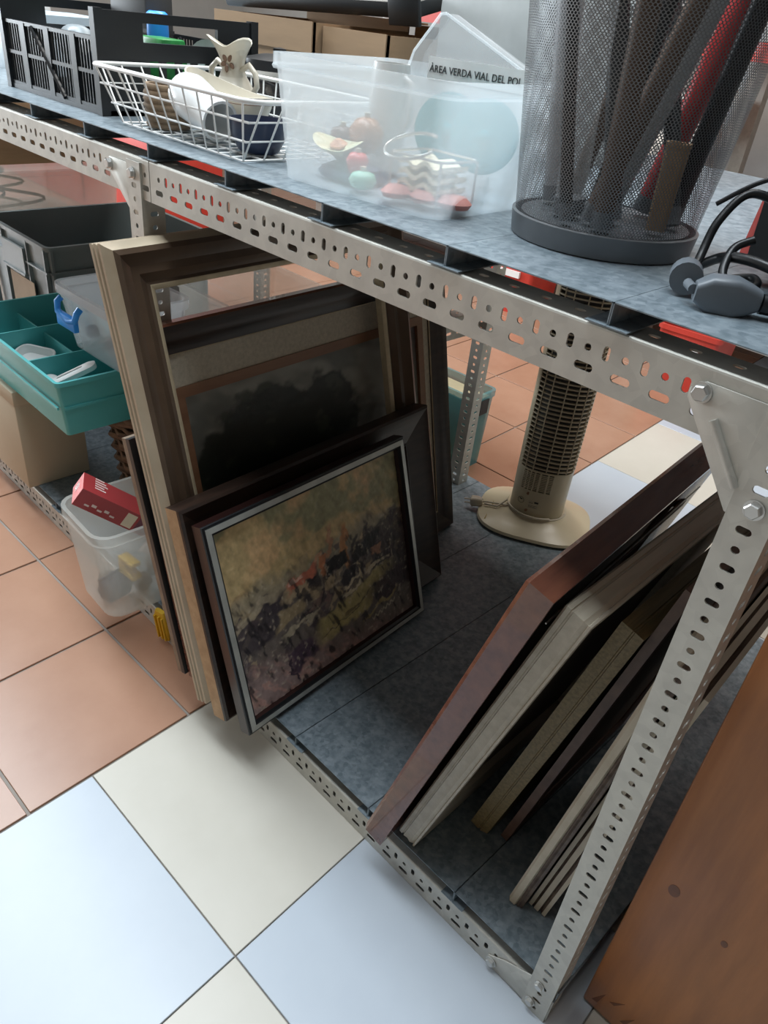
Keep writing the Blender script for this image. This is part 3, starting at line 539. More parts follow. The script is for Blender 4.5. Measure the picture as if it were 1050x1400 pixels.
# teal organiser tray
TX, TY, TZ = -1.085, .105, ZD + .2795
tr = thing('organiser_tray', 'long teal plastic tray with dividers on the beige box', 'tray', (TX, TY, TZ))
mb = container(.55, .265, .138, .008, .016, .004, .003, .010); mb.build('tray_shell', M_TEAL, tr, smooth=35)
for x in (-.09, .10): MB().box(x - .002, x + .002, -.118, .118, .004, .125).build('divider', M_TEAL, tr)
MB().box(-.245, .10, -.002, .002, .004, .110).build('divider', M_TEAL, tr)
MB().box(-.262, .262, -.1335, -.129, .070, .076).build('moulded_band', M_TEAL, tr); MB().box(.268, .272, -.12, .12, .070, .076).build('moulded_band', M_TEAL, tr)
for i, (x, y, z, a, b_) in enumerate(((TX + .185, TY - .060, TZ + .108, 1.1, -.45), (TX + .165, TY - .070, TZ + .075, .3, .1))):
    o = thing('white_holder', ('white slotted plastic holder lying tilted in the teal tray', 'white plastic holder under the tilted one in the teal tray')[i], 'holder', T=T_(x, y, z, a, 0, b_))
    q_ = [rr(.12, .030, .012, -.007), rr(.124, .034, .013, .004), rr(.11, .022, .010, .008), rr(.064, .009, .004, .008), rr(.064, .009, .004, -.007)]; MB().loft(q_ + [q_[0]], False, False).build('body', M_WHITE, o, smooth=40)
o = thing('white_dish', 'flat white plastic dish in the far compartment of the teal tray', 'dish', T=T_(TX - .03, TY - .06, TZ + .06, .5, .3)); container(.10, .08, .02, .02, .006, .002, .003, .004).build('dish_shell', M_WHITE, o, smooth=40)
for k in range(6): tag(MB().loft([rr(.03, .016, .004, 0), rr(.03, .016, .004, .012)]).build('small_part', mat('brown_bits', (.22, .15, .09), .6) if k % 2 else M_INK, T=T_(TX + .12 + .022 * k, TY - .03 - .012 * (k % 3), TZ + .004, k)), 'small loose part lying in the teal tray', 'part', 'loose parts in the teal tray')
# clear box with blue clip on the tray
sb = thing('clip_box', 'small clear plastic box with a blue clip handle on the teal tray', 'box', (-.895, .185, TZ + .1375), math.radians(2))
container(.255, .19, .150, .022, .018, .0025, .008, .020).build('box_shell', mat('bright_clear_plastic', (.88, .92, .94), .15, alpha=.30, transl=.5, var=.02), sb, smooth=40)
hb = MB(); hb.tube([(-.085, -.104, .125), (-.085, -.114, .118), (-.080, -.118, .098), (-.035, -.118, .086), (-.005, -.118, .094), (.0, -.114, .112), (.0, -.104, .122)], .0075, 8); hb.build('clip_handle', M_BLUE, sb, smooth=60, label='bright blue clip handle'); MB().box(-.082, -.002, -.123, -.110, .068, .100).build('clip_plate', M_BLUE, sb, bevel=.003)
for i in range(4):
    o = thing('plastic_bag', 'crumpled clear bag of small hardware in the clip box', 'bag', group='bags in the clip box', T=T_(-.97 + .048 * i, .14 + .05 * (i % 2), TZ + .175 + .012 * (i % 2), i, .4 * i))
    mb = MB(); mb.lathe([(.002, -.03), (.022, -.02), (.028, 0), (.018, .02), (.006, .035), (.014, .05)], 9); mb.build('film', M_ACRYL, o); MB().lathe([(.002, -.02), (.016, -.012), (.014, .008), (.003, .014)], 8).build('contents', mat('blue_grey_bits', (.12, .17, .23), .5), o)
# grey euro crates
gc = thing('euro_crate', 'grey ribbed plastic crate standing behind the teal tray', 'crate', (-2.03, .69, ZD))
container(.49, .60, .415, .018, .010, .006, .008, .014).build('crate_shell', M_GREYP, gc, smooth=35)
for z in (.33,): [MB().box(*q, z, z + .006).build('rim_rib', M_GREYP, gc) for q in ((-.25, .25, -.312, -.297), (.243, .257, -.30, .30))]
for x in (-.235, -.10, .10, .235): MB().box(x - .004, x + .004, -.310, -.297, .02, .405).build('rib', M_GREYP, gc)
for y in (-.29, -.10, .10, .29): MB().box(.240, .256, y - .004, y + .004, .02, .405).build('rib', M_GREYP, gc)
MB().box(-.085, .085, -.3165, -.309, .29, .375).build('grip_recess', M_GREYP, gc); MB().box(-.09, .09, -.322, -.309, .283, .290).build('grip_lip', M_GREYP, gc)
MB().box(-.06, .13, -.3115, -.3095, .03, .27).build('paper_label', mat('tan_label', (.38, .28, .19), .8), gc)
# stacked clear boxes and carton further left
for k in range(2):
    o = thing('clear_tub', ('clear plastic tub standing on the deck behind the grey crate', 'clear plastic tub of cables stacked on another tub')[k], 'tub', (-2.78, .74, ZD + .262 * k))
    container(.70, .52, .25, .03, .015, .003, .008, .016).build('tub_shell', M_CLEAR, o, smooth=40); MB().loft([rr(.72, .54, .035, .2505), rr(.72, .54, .035, .258), rr(.68, .50, .03, .262)]).build('lid', M_CLEAR, o, smooth=40)
    for i in range(3): tag(MB().tube([(-.25 + .20 * i + .05 * math.cos(a + i), -.1 + .10 * math.sin(a * 1.3 + i), .03 + .02 * a + .01 * (i % 2)) for a in np.linspace(0, 6.5, 22)], .006, 6).build('cable', [M_BLACK, M_CORD, MATS['brown_bits']][i % 3], smooth=60, T=T_(-2.78, .74, ZD + .262 * k)), ('black', 'white', 'brown')[i] + ' coiled cable inside the ' + ('lower', 'upper')[k] + ' stacked clear tub', 'cable', 'cables in the clear tubs')
o = thing('cardboard_box', 'brown cardboard box on top of the stacked clear tubs', 'box', (-2.85, .74, ZD + .524)); MB().box(-.33, .33, -.25, .25, 0, .30).build('body', M_CARD, o, bevel=.003); MB().box(-.33, .33, -.004, .004, .30, .3008).build('tape', mat('tan_tape', (.42, .28, .14), .3), o)
# dark crate and tub behind the frames
o = thing('dark_crate', 'dark grey plastic crate standing behind the wicker basket', 'crate', (-1.10, .74, ZD)); container(.50, .40, .27, .02, .012, .005, .008, .016).build('crate_shell', mat('charcoal_plastic', (.05, .055, .06), .45), o, smooth=40); [MB().box(x - .004, x + .004, -.208, -.190, .02, .26).build('rib', MATS['charcoal_plastic'], o) for x in (-.2, 0, .2)]
o = thing('clear_tub', 'clear lidless tub resting on the dark grey crate', 'tub', (-1.08, .74, ZD + .2705)); container(.44, .36, .16, .03, .012, .003, .008, .014).build('tub_shell', M_CLEAR, o, smooth=40); MB().loft([rr(.36, .28, .03, .004), rr(.34, .26, .03, .06), rr(.2, .15, .03, .075)]).build('contents', MATS['grey_cloth'], o, smooth=50)
o = thing('red_cabinet', 'low red cabinet on the floor far behind the left bay', 'cabinet', (-4.7, 1.9, 0)); MB().box(-1.4, 1.4, -.2, .2, 0, .60).build('body', M_RED, o, bevel=.01); [MB().box(x - .43, x + .43, -.212, -.200, .05, .55).build('door', M_RED, o, bevel=.004) for x in (-.9, 0, .9)]

# ------------------------------------------------------------------ behind the shelving
tk = thing('plastic_tank', 'blue rimmed clear plastic tank on the floor behind the back post', 'tank', (-.715, 1.20, 0), math.radians(2))
container(.30, .12, .27, .015, .008, .004, .006, .02).build('tank_shell', mat('aqua_plastic', (.20, .52, .58), .2, alpha=.55, transl=.3), tk, smooth=40); MB().box(-.138, .138, -.048, .048, .02, .245).build('contents', mat('cream_contents', (.60, .54, .36), .7), tk)
MB().box(.150, .158, -.02, .02, .20, .25).build('latch', M_INK, tk)
rk = thing('red_rack', 'metal rack with red upper boards standing behind the grey shelving', 'rack', (-1.6, 3.3, 0))
for x in (-1.9, -.65, .65, 1.9):
    for y in (-.25, .25): MB().box(x - .03, x + .03, y - .03, y + .03, 0, 2.1).build('upright', M_STEEL, rk)
for z in (.10, .62, 1.22, 1.75): MB().box(-1.93, 1.93, -.28, .28, z, z + .07).build('shelf_board', M_RED if z > 1 else M_STEEL, rk)
for k in range(9):
    x = -3.3 + .42 * k; o = thing('stock_carton', ('brown', 'orange', 'pale')[k % 3] + ' carton of stock on the ' + ('lowest', 'second')[k % 2] + ' board of the red rack', 'carton', (x, 3.3, .1702 + .52 * (k % 2)), group='cartons on the red rack'); MB().box(-.16, .16, -.18, .18, 0, .28 + .05 * (k % 3)).build('body', [M_CARD, mat('orange_card', (.62, .16, .04), .5), mat('pale_card', (.6, .58, .54), .6)][k % 3], o); MB().box(-.10, .10, -.182, -.180, .08, .20).build('sticker', MATS['white_card'], o)
for k, (x, y) in enumerate(((-.50, 2.62), (-1.55, 2.78))):
    o = thing('red_crate', ('open red crate on the floor near the pale tiles', 'open red crate on the terracotta floor by the rack')[k], 'crate', (x, y, 0), .1); container(.26, .32, .27, .02, .015, .005, .008, .02).build('crate_shell', M_RED, o, smooth=40); MB().box(-.06, .06, -.175, -.160, .19, .22).build('handle', M_WHITE, o)

# ------------------------------------------------------------------ on the upper deck
# black folding crate
bc = thing('folding_crate', 'black slatted plastic folding crate on the upper deck', 'crate', (-.845, .22, ZT))
hx, hy, hh = .185, .155, .116
MB().box(-hx, hx, -hy, hy, .004, .010).build('crate_floor', M_BLACK, bc); MB().loft([rr(2 * hx + .01, 2 * hy + .01, .012, 0), rr(2 * hx + .01, 2 * hy + .01, .012, .008)]).build('foot_rim', M_BLACK, bc)
for s in (-1, 1):
    for z in (.008, .060, .110): MB().box(-hx, hx, s * hy - .004, s * hy + .004, z, z + .006).build('side_rail', M_BLACK, bc)
    for k in range(34):
        x = -hx + .012 + .0105 * k; MB().box(x - .0014, x + .0014, s * hy - .0015, s * hy + .0015, .010, .112).build('slat', M_BLACK, bc)
    for x in (-.10, 0, .10): MB().box(x - .010, x + .010, s * hy - .005, s * hy + .005, .008, .114).build('stiffener', M_BLACK, bc)
    MB().cyl((-.06, s * hy - .004, .11), (.05, s * hy - .004, .01), .004, 6).build('brace', M_BLACK, bc)
    # high end panel with hand hole
    mb = MB(); x0, x1 = s * hx - .005, s * hx + .005
    mb.box(x0, x1, -hy, -.075, 0.0, .155); mb.box(x0, x1, .075, hy, 0, .155); mb.box(x0, x1, -.075, .075, .085, .112); mb.box(x0, x1, -.075, .075, .140, .155); mb.box(x0, x1, -.075, .075, 0, .02)
    for k in range(5): mb.box(x0, x1, -.075 + .032 * k, -.065 + .032 * k, .02, .085)
    mb.build('end_panel', M_BLACK, bc); [MB().box(s * hx - .008, s * hx + .008, y - .008, y + .008, 0, .157).build('corner_post', M_BLACK, bc) for y in (-hy, hy)]
o = thing('hair_dryer', 'rounded grey plastic appliance body lying in the folding crate', 'appliance', T=T_(-.955, .17, 1.125, -.2, 0, math.pi / 2)); MB().lathe([(.004, -.06), (.022, -.05), (.032, -.02), (.034, .02), (.030, .05), (.012, .058)], 20).build('body', mat('grey_shell', (.24, .28, .30), .35), o, smooth=60); MB().lathe([(.012, .058), (.014, .085), (.012, .086)], 14).build('nozzle', M_WHITE, o)
for i, (nm, lb_, m, x, y, z, w, d, h) in enumerate((('boxed_item', 'dark upright box in the back of the folding crate', M_INK, -.93, .30, ZT + .011, .14, .06, .17), ('boxed_item', 'green wrapped pack in the folding crate', mat('green_wrap', (.03, .23, .06), .3, scale=30, var=.4), -.765, .245, ZT + .011, .085, .05, .105), ('boxed_item', 'navy lidded case lying in the folding crate', mat('navy', (.012, .02, .05), .3), -.86, .20, ZT + .011, .10, .10, .07))):
    o = thing(nm, lb_, 'box', (x, y, z)); MB().box(-w / 2, w / 2, -d / 2, d / 2, 0, h).build('body', m, o, bevel=.004); MB().box(-w / 2 - .0006, w / 2 + .0006, -d / 2 - .0006, d / 2 + .0006, h * .62, h * .66).build('lid_band', m, o)
o = thing('spray_bottle', 'blue capped bottle in the folding crate', 'bottle', (-.845, .285, ZT + .011)); MB().lathe([(.022, 0), (.025, .01), (.025, .085), (.014, .10)], 18).build('body', M_WHITE, o, smooth=45); MB().lathe([(.020, .10), (.021, .105), (.020, .14), (.015, .144)], 18).build('cap', M_BLUE, o, smooth=45)
o = thing('dish', 'pale dish standing on edge in the folding crate', 'dish', T=T_(-.735, .325, ZT + .066, .2, 1.35)); MB().lathe([(.002, 0), (.035, .002), (.052, .010), (.053, .012), (.035, .005), (.002, .003)], 24).build('body', mat('pale_grey', (.5, .53, .54), .3), o, smooth=50)

# white wire basket
wb_ = thing('wire_basket', 'white coated wire basket holding crockery on the upper deck', 'basket', (0, 0, 0)); M_WIRE = mat('white_coated_wire', (.74, .74, .72), .4, var=.02)
bx0, bx1, by0, by1, bz = -.568, -.236, .050, .262, ZT + .003; rx0, rx1, ry0, ry1, rz_ = -.632, -.192, .032, .285, ZT + .081
def lerp(a, b, k): return tuple(p + (q - p) * k for p, q in zip(a, b))
rim = [(x, y, rz_) for x, y, _ in rr(rx1 - rx0, ry1 - ry0, .025, 0, (rx0 + rx1) / 2, (ry0 + ry1) / 2)]
MB().tube(rim, .0034, 8, True).build('rim_wire', M_WIRE, wb_, smooth=60)
for k in range(12):
    f_ = k / 11; bx = bx0 + (bx1 - bx0) * f_; rx = rx0 + .02 + (rx1 - rx0 - .04) * f_
    MB().tube([(rx, ry0, rz_), (bx, by0, bz), (bx, by1, bz), (rx, ry1, rz_)], .0016, 6).build('wire', M_WIRE, wb_)
for k in range(7):
    f_ = k / 6; by = by0 + (by1 - by0) * f_; ry = ry0 + .02 + (ry1 - ry0 - .04) * f_
    MB().tube([(rx0, ry, rz_), (bx0, by, bz), (bx1, by, bz), (rx1, ry, rz_)], .0016, 6).build('wire', M_WIRE, wb_)
for h in (.0, .34, .67):
    q = [lerp((bx, by, bz), (rx, ry, rz_), h) for bx, by, rx, ry in ((bx0, by0, rx0, ry0), (bx1, by0, rx1, ry0), (bx1, by1, rx1, ry1), (bx0, by1, rx0, ry1))]; MB().tube(q, .0016, 6, True).build('wire', M_WIRE, wb_)
o = thing('straw_pot', 'small brown coiled straw pot in the wire basket', 'pot', (-.500, .094, ZT + .006))
M_STRAW = wood('coiled_straw', (.13, .085, .05), (.27, .19, .12), .8, (10, 10, 3))
for k in range(7): MB().tube([((.031 + .003 * math.sin(k / 2)) * math.cos(a), (.031 + .003 * math.sin(k / 2)) * math.sin(a), .0045 + .0088 * k) for a in np.linspace(0, 2 * math.pi, 25)[:-1]], .0052, 6, True).build('straw_coil', M_STRAW, o, smooth=60)
MB().lathe([(.030, .001), (.030, .004)], 20).build('base', M_STRAW, o)
M_CERAM = mat('cream_ceramic', (.62, .58, .49), .22, var=.03); M_PORC = mat('white_porcelain', (.72, .73, .72), .18, var=.02)
o = thing('ceramic_boat', 'long cream ceramic boat bowl tilted in the wire basket', 'bowl', T=T_(-.420, .150, ZT + .038, .04, 0, .10))
def boat(w, d, z, n=36): d = d * .72; w = w * .84; return [(w * math.copysign(abs(math.cos(a)) ** .8, math.cos(a)), d * math.sin(a), z + .010 * math.cos(a) ** 2) for a in [2 * math.pi * k / n for k in range(n)]]
MB().loft([boat(.06, .02, -.030), boat(.10, .036, -.012), boat(.118, .046, .020), boat(.121, .048, .034), boat(.117, .045, .034), boat(.095, .032, -.006), boat(.05, .016, -.020)]).build('bowl_shell', M_CERAM, o, smooth=50)
for z in (.024, .029): MB().tube(boat(.1195, .0472, z), .0006, 4, True).build('painted_line', mat('brown_glaze', (.20, .12, .08), .3), o)
vs = thing('ceramic_vase', 'small cream two handled vase with brown flower decoration', 'vase', T=T_(-.492, .214, ZT + .0065, .2, 0, 0) @ Matrix.Scale(1.45, 4))
pfv = [(.012, 0), (.020, .004), (.028, .018), (.0285, .032), (.020, .046), (.013, .056), (.0125, .064), (.017, .076), (.024, .086)]
loops = []
for i, (r, z) in enumerate(pfv): w = max(0, (i - 6)) * .12; loops.append([(r * (1 + w * math.cos(3 * a + 1)) * math.cos(a), r * (1 + w * math.cos(3 * a + 1)) * math.sin(a), z + w * .02 * math.cos(3 * a + 1)) for a in [2 * math.pi * k / 30 for k in range(30)]])
for i in (8, 6, 4): loops.append([(x * .90, y * .90, z) for x, y, z in loops[i]])
MB().loft(loops).build('vase_body', M_CERAM, vs, smooth=60)
for s in (-1, 1): MB().tube([(s * .013, 0, .060), (s * .024, 0, .066), (s * .034, 0, .058), (s * .036, 0, .046), (s * .027, 0, .034)], .0032, 8).build('handle', M_CERAM, vs, smooth=60)
for cx, cz, rad, k0 in ((-.004, .026, .0290, 0), (.004, .066, .0150, 1)):
    for k in range(5):
        a = 1.2 * k + k0; x = cx + .0055 * math.cos(a); MB().lathe([(.0028, 0), (.0022, .0009)], 10, sx=1.5).build('flower_petal', MATS['brown_glaze'], vs, T=Matrix.Translation((x, -math.sqrt(max(1e-6, rad ** 2 - x * x)) + .0004, cz + .0055 * math.sin(a))) @ Matrix.Rotation(math.pi / 2, 4, 'X') @ Matrix.Rotation(a, 4, 'Z'))
o = thing('porcelain_horn', 'white porcelain funnel lying on its side in the wire basket', 'funnel', T=T_(-.402, .083, ZT + .056, -.05, 0, math.pi / 2 + .26))
MB().lathe([(.010, -.04), (.028, -.034), (.033, -.015), (.031, .02), (.027, .045), (.029, .070), (.025, .070), (.022, .045), (.006, .0)], 28).build('funnel_shell', M_PORC, o, smooth=50)
o = thing('navy_bowl', 'glossy dark navy bowl at the end of the wire basket', 'bowl', (-.277, .107, ZT + .006)); MB().lathe([(.025, 0), (.030, .003), (.040, .022), (.043, .044), (.041, .044), (.037, .022), (.01, .006)], 30).build('bowl_shell', MATS['navy'], o, smooth=50)
# black glass appliance
o = thing('coffee_pot', 'black lidded glass pot with chrome band behind the wire basket', 'pot', (-.572, .372, ZT)); MB().lathe([(.055, 0), (.062, .004), (.070, .03), (.070, .072), (.066, .080)], 30).build('glass_body', mat('smoked_glass', (.02, .02, .022), .06, spec=.8), o, smooth=40); MB().lathe([(.0715, .078), (.0715, .088)], 30).build('chrome_band', M_BOLT, o, smooth=40); MB().lathe([(.070, .088), (.066, .104), (.030, .112), (.012, .113), (.012, .122), (.001, .124)], 30).build('lid', M_BLACK, o, smooth=40)
for k in range(3):
    o = thing('jar', 'clear glass jar behind the wire basket', 'jar', (-.455 + .072 * k, .372 - .01 * k, ZT), group='glass jars behind the wire basket'); MB().lathe([(.028, 0), (.031, .004), (.031, .060), (.025, .070), (.022, .070), (.027, .058), (.027, .006)], 20).build('glass', M_ACRYL, o, smooth=45); MB().lathe([(.026, .070), (.026, .082)], 20).build('lid', M_BLACK, o, smooth=40)

# milky tub with kitchen things
mt = thing('milky_tub', 'milky translucent plastic tub with kitchen things on the upper deck', 'tub', (-.025, .168, ZT), math.radians(3))
container(.292, .245, .142, .024, .012, .0022, .005, .014).build('tub_shell', M_MILKY, mt, smooth=40)
MB().loft([rr(.300, .253, .026, .1245), rr(.303, .256, .027, .1275), rr(.300, .253, .026, .1305)], False, False).build('moulded_band', M_MILKY, mt, smooth=40)
M_AQUA = mat('aqua_lid', (.01, .33, .38), .35, var=.04)
for k, (x, y) in enumerate(((.008, .192), (.062, .200))):
    o = thing('round_lid', 'round aqua plastic lid standing on edge in the milky tub', 'lid', T=T_(x, y, ZT + .078, .55, math.pi / 2 - .12), group='aqua lids'); MB().lathe([(.040, -.004), (.043, -.002), (.043, .003), (.038, .004), (.008, .004), (.006, .008), (.001, .009)], 30).build('lid_disc', M_AQUA, o, smooth=40)
o = thing('wire_rack', 'chrome wire rack with a loop in the milky tub', 'rack', (.055, .120, ZT + .006)); mb = MB()
for z in (.004, .052): mb.tube([(x, y, z) for x, y, _ in rr(.085, .070, .012, 0)], .0016, 6, True)
for x in (-.040, .040):
    for y in (-.033, .033): mb.cyl((x, y, .004), (x, y, .052), .0016, 6)
mb.tube([(-.02 + .035 * math.cos(a), -.02 + .03 * math.sin(a), .060 + .012 * math.sin(a)) for a in np.linspace(1.2, 6.2, 24)], .0022, 6); mb.build('wires', M_BOLT, o, smooth=60)
for k in range(3):
    o = tag(MB().loft([[(-.033 + .0055 * i, y, .004 * math.sin(i * 1.05) + dz) for i in range(13)] + [(-.033 + .0055 * (12 - i), y, .004 * math.sin((12 - i) * 1.05) + dz + .005) for i in range(13)] for y, dz in ((-.026, 0), (.026, 0))]).build('wavy_slab', mat('cream_wax', (.72, .68, .52), .5), T=T_(.055, .120, ZT + .022 + .012 * k, .03)), 'cream wavy slab lying in the chrome wire rack', 'slab', 'wavy slabs in the wire rack')
for nm, lb_, cat, m, x, y, z, prof in (('wooden_ball', 'brown wooden ball handle in the milky tub', 'ball', mat('orange_brown', (.32, .13, .05), .3), -.098, .150, ZT + .055, [(.001, -.024), (.014, -.019), (.023, -.006), (.023, .008), (.014, .020), (.001, .024)]),
                                   ('brown_knob', 'dark brown knob beside the wooden ball', 'knob', mat('dark_brown_knob', (.09, .04, .025), .35), -.128, .135, ZT + .050, [(.006, -.03), (.016, -.02), (.018, -.004), (.014, .010), (.001, .014)]),
                                   ('red_pepper', 'red strawberry shaped piece in the milky tub', 'ornament', mat('strawberry_red', (.55, .05, .05), .35), -.058, .100, ZT + .030, [(.001, -.018), (.010, -.010), (.015, .004), (.010, .012), (.001, .014)]),
                                   ('green_knob', 'pale green oval knob at the bottom of the milky tub', 'knob', mat('mint', (.25, .52, .40), .4), -.030, .085, ZT + .016, [(.001, -.012), (.014, -.008), (.018, 0), (.014, .008), (.001, .012)])):
    o = thing(nm, lb_, cat, (x, y, z)); MB().lathe(prof, 20).build('body', m, o, smooth=60); MB().lathe([(.004, prof[-1][1] - .003), (.004, prof[-1][1] + .004)], 10).build('tip', M_CERAM, o)
o = thing('leaf_dish', 'leaf shaped cream dish with painted fruit in the milky tub', 'dish', T=T_(-.103, .108, ZT + .038, .2, .25)); MB().loft([boat(.020, .010, -.006), boat(.040, .024, .002), boat(.046, .028, .006), boat(.043, .025, .006), boat(.015, .008, -.002)]).build('dish_shell', mat('painted_cream', (.66, .58, .36), .3, scale=30, col2=(.55, .60, .40)), o, smooth=50); MB().lathe([(.010, .004), (.012, .008), (.004, .014)], 14).build('painted_fruit', mat('peach', (.65, .32, .18), .4), o)
for k in range(1):
    o = thing('slate_cloth', 'slate blue folded cloth lying in the milky tub', 'cloth', (-.090, .125, ZT + .005)); MB().loft([rr(.085, .065, .02, 0), rr(.090, .070, .02, .006), rr(.083, .063, .02, .012)]).build('fold', MATS['slate_blue'], o, smooth=50); MB().loft([rr(.07, .055, .02, .012), rr(.073, .057, .02, .015), rr(.06, .05, .02, .018)]).build('fold', MATS['slate_blue'], o, smooth=50)
for k in range(3):
    o = thing('pink_piece', 'pinkish rounded piece under the chrome wire rack', 'piece', T=T_(.03 + .035 * k, .088 + .012 * k, ZT + .014, k), group='pink pieces'); MB().lathe([(.001, -.008), (.016, -.005), (.019, .001), (.012, .008), (.001, .009)], 16, sy=1.2).build('body', mat('pink_clay', (.58, .24, .21), .5), o, smooth=60)
# acrylic sign holder with printed label
ac = thing('acrylic_sign', 'clear acrylic sign block with a printed white label, standing in the milky tub', 'sign', (-.006, .250, ZT + .052), math.radians(3))
poly = [(-.135, .03), (-.105, .105), (-.066, .149), (-.058, .150), (.072, .100), (.078, .030)]
MB().prism(poly, -.002, .002).build('front_plate', M_ACRYL, ac, T=Matrix.Rotation(math.pi / 2, 4, 'X') @ Matrix.Translation((0, 0, .002)))
MB().prism([(p[0] * .96 - .004, p[1]) for p in poly], -.002, .002).build('back_plate', M_ACRYL, ac, T=Matrix.Rotation(math.pi / 2, 4, 'X') @ Matrix.Translation((0, 0, -.022)))
for a, b in zip(poly[:-1], poly[1:]): MB().cyl((a[0], -.004, a[1]), (b[0], -.004, b[1]), .0017, 6).build('edge_bead', M_MILKY, ac); MB().add([(a[0], 0, a[1]), (b[0], 0, b[1]), (b[0], .022, b[1]), (a[0], .022, a[1])], [(0, 1, 2, 3)]).build('edge_strip', M_ACRYL, ac)
MB().box(-.076, .092, -.0062, -.0050, .068, .101).build('paper_strip', mat('label_paper', (.74, .75, .74), .6), ac, label='white paper label strip')
lettering('ÀREA VERDA VIAL DEL POL', .0122, M_INK, ac, basis((-.073, -.0066, .0835), (1, 0, 0), (0, 0, 1), (0, -1, 0)))
MB().box(-.072, .08, -.0066, -.0062, .074, .0748).build('printed_rule', M_INK, ac)
o = thing('white_jug', 'white plastic jug tip rising above the milky tub rim', 'jug', (-.118, .208, ZT + .005)); MB().lathe([(.022, 0), (.026, .01), (.028, .10), (.025, .135), (.022, .135), (.025, .10), (.023, .012)], 24).build('jug_shell', M_PORC, o, smooth=45); MB().tube([(.026, 0, .12), (.040, 0, .115), (.042, 0, .07), (.027, 0, .05)], .004, 8).build('handle', M_PORC, o, smooth=60)

# wire mesh waste bin
def mesh_mat():
    m = bpy.data.materials.new('perforated_mesh'); m.use_nodes = True; nt = m.node_tree; N = nt.nodes; L = nt.links; b = N['Principled BSDF']
    b.inputs['Base Color'].default_value = (.20, .21, .22, 1); b.inputs['Metallic'].default_value = .6; b.inputs['Roughness'].default_value = .42
    uv = N.new('ShaderNodeUVMap'); uv.uv_map = 'UVMap'
    def grid(off):
        ad = N.new('ShaderNodeVectorMath'); ad.operation = 'ADD'; ad.inputs[1].default_value = off; L.new(uv.outputs[0], ad.inputs[0])
        fr = N.new('ShaderNodeVectorMath'); fr.operation = 'FRACTION'; L.new(ad.outputs[0], fr.inputs[0])
        sb_ = N.new('ShaderNodeVectorMath'); sb_.operation = 'SUBTRACT'; sb_.inputs[1].default_value = (.5, .5, 0); L.new(fr.outputs[0], sb_.inputs[0])
        sc = N.new('ShaderNodeVectorMath'); sc.operation = 'MULTIPLY'; sc.inputs[1].default_value = (1, 1.35, 0); L.new(sb_.outputs[0], sc.inputs[0])
        ln = N.new('ShaderNodeVectorMath'); ln.operation = 'LENGTH'; L.new(sc.outputs[0], ln.inputs[0]); return ln.outputs['Value']
    mn = N.new('ShaderNodeMath'); mn.operation = 'MINIMUM'; L.new(grid((0, 0, 0)), mn.inputs[0]); L.new(grid((.5, .5, 0)), mn.inputs[1])
    gt = N.new('ShaderNodeMath'); gt.operation = 'GREATER_THAN'; gt.inputs[1].default_value = .33; L.new(mn.outputs[0], gt.inputs[0]); L.new(gt.outputs[0], b.inputs['Alpha']); return m
wbin = thing('mesh_bin', 'grey perforated metal waste bin full of rods on the upper deck', 'bin', (.252, .200, ZT))
r0, r1, hB, nB = .101, .137, .315, 64
mb = MB(); mb.loft([[((r0 + (r1 - r0) * k / 6) * math.cos(2 * math.pi * j / nB), (r0 + (r1 - r0) * k / 6) * math.sin(2 * math.pi * j / nB), .018 + (hB - .018) * k / 6) for j in range(nB)] for k in range(7)], False, False)
me = mb.mesh('mesh_wall', mesh_mat(), 60); ul = me.uv_layers.new(name='UVMap')
for pgn in me.polygons:
    cxy = pgn.center; ca = math.atan2(cxy.y, cxy.x)
    for li in pgn.loop_indices:
        v = me.vertices[me.loops[li].vertex_index].co; a = math.atan2(v.y, v.x)
        while a - ca > math.pi: a -= 2 * math.pi
        while a - ca < -math.pi: a += 2 * math.pi
        ul.data[li].uv = (a / (2 * math.pi) * 190, v.z / .0046)
link('mesh_wall', me, wbin)
M_BIN = mat('grey_bin_paint', (.15, .16, .17), .4, .4)
MB().lathe([(r0 - .003, 0), (r0 + .0015, .001), (r0 + .0045, .024), (r0 + .001, .025), (r0 - .002, .004)], 64).build('base_ring', M_BIN, wbin, smooth=40)
MB().lathe([(r0 - .006, .005), (r0 - .006, .024)], 40).build('bottom_liner', M_BIN, wbin)
MB().tube([(r1 * math.cos(a), r1 * math.sin(a), hB) for a in np.linspace(0, 2 * math.pi, 65)[:-1]], .004, 8, True).build('rim', M_BIN, wbin, smooth=60)
rods = [('black umbrella shaft', M_BLACK, .008, (-.06, -.03), (.10, -.05)), ('black umbrella shaft', M_BLACK, .010, (.06, -.05), (-.07, -.06)), ('dark brown cane', mat('cane_brown', (.09, .05, .03), .5), .010, (-.02, -.06), (.09, -.08)), ('grey plastic tube', mat('tube_grey', (.40, .42, .44), .3), .016, (-.07, .0), (-.11, -.02)),
        ('grey plastic tube', MATS['tube_grey'], .020, (.01, -.05), (.115, -.02)), ('black umbrella shaft', M_BLACK, .007, (-.03, -.07), (-.06, -.1)), ('dark brown cane', MATS['cane_brown'], .012, (.05, .0), (-.03, -.11)), ('red tube', mat('tube_red', (.45, .03, .03), .4), .013, (.05, .03), (.03, .09)), ('black umbrella shaft', M_BLACK, .011, (.0, .04), (.12, -.04)), ('black umbrella shaft', M_BLACK, .009, (.07, .01), (.0, .12)), ('clear tube', M_ACRYL, .022, (-.05, -.04), (-.01, -.08)), ('dark brown cane', MATS['cane_brown'], .009, (-.07, .03), (.05, -.11))]
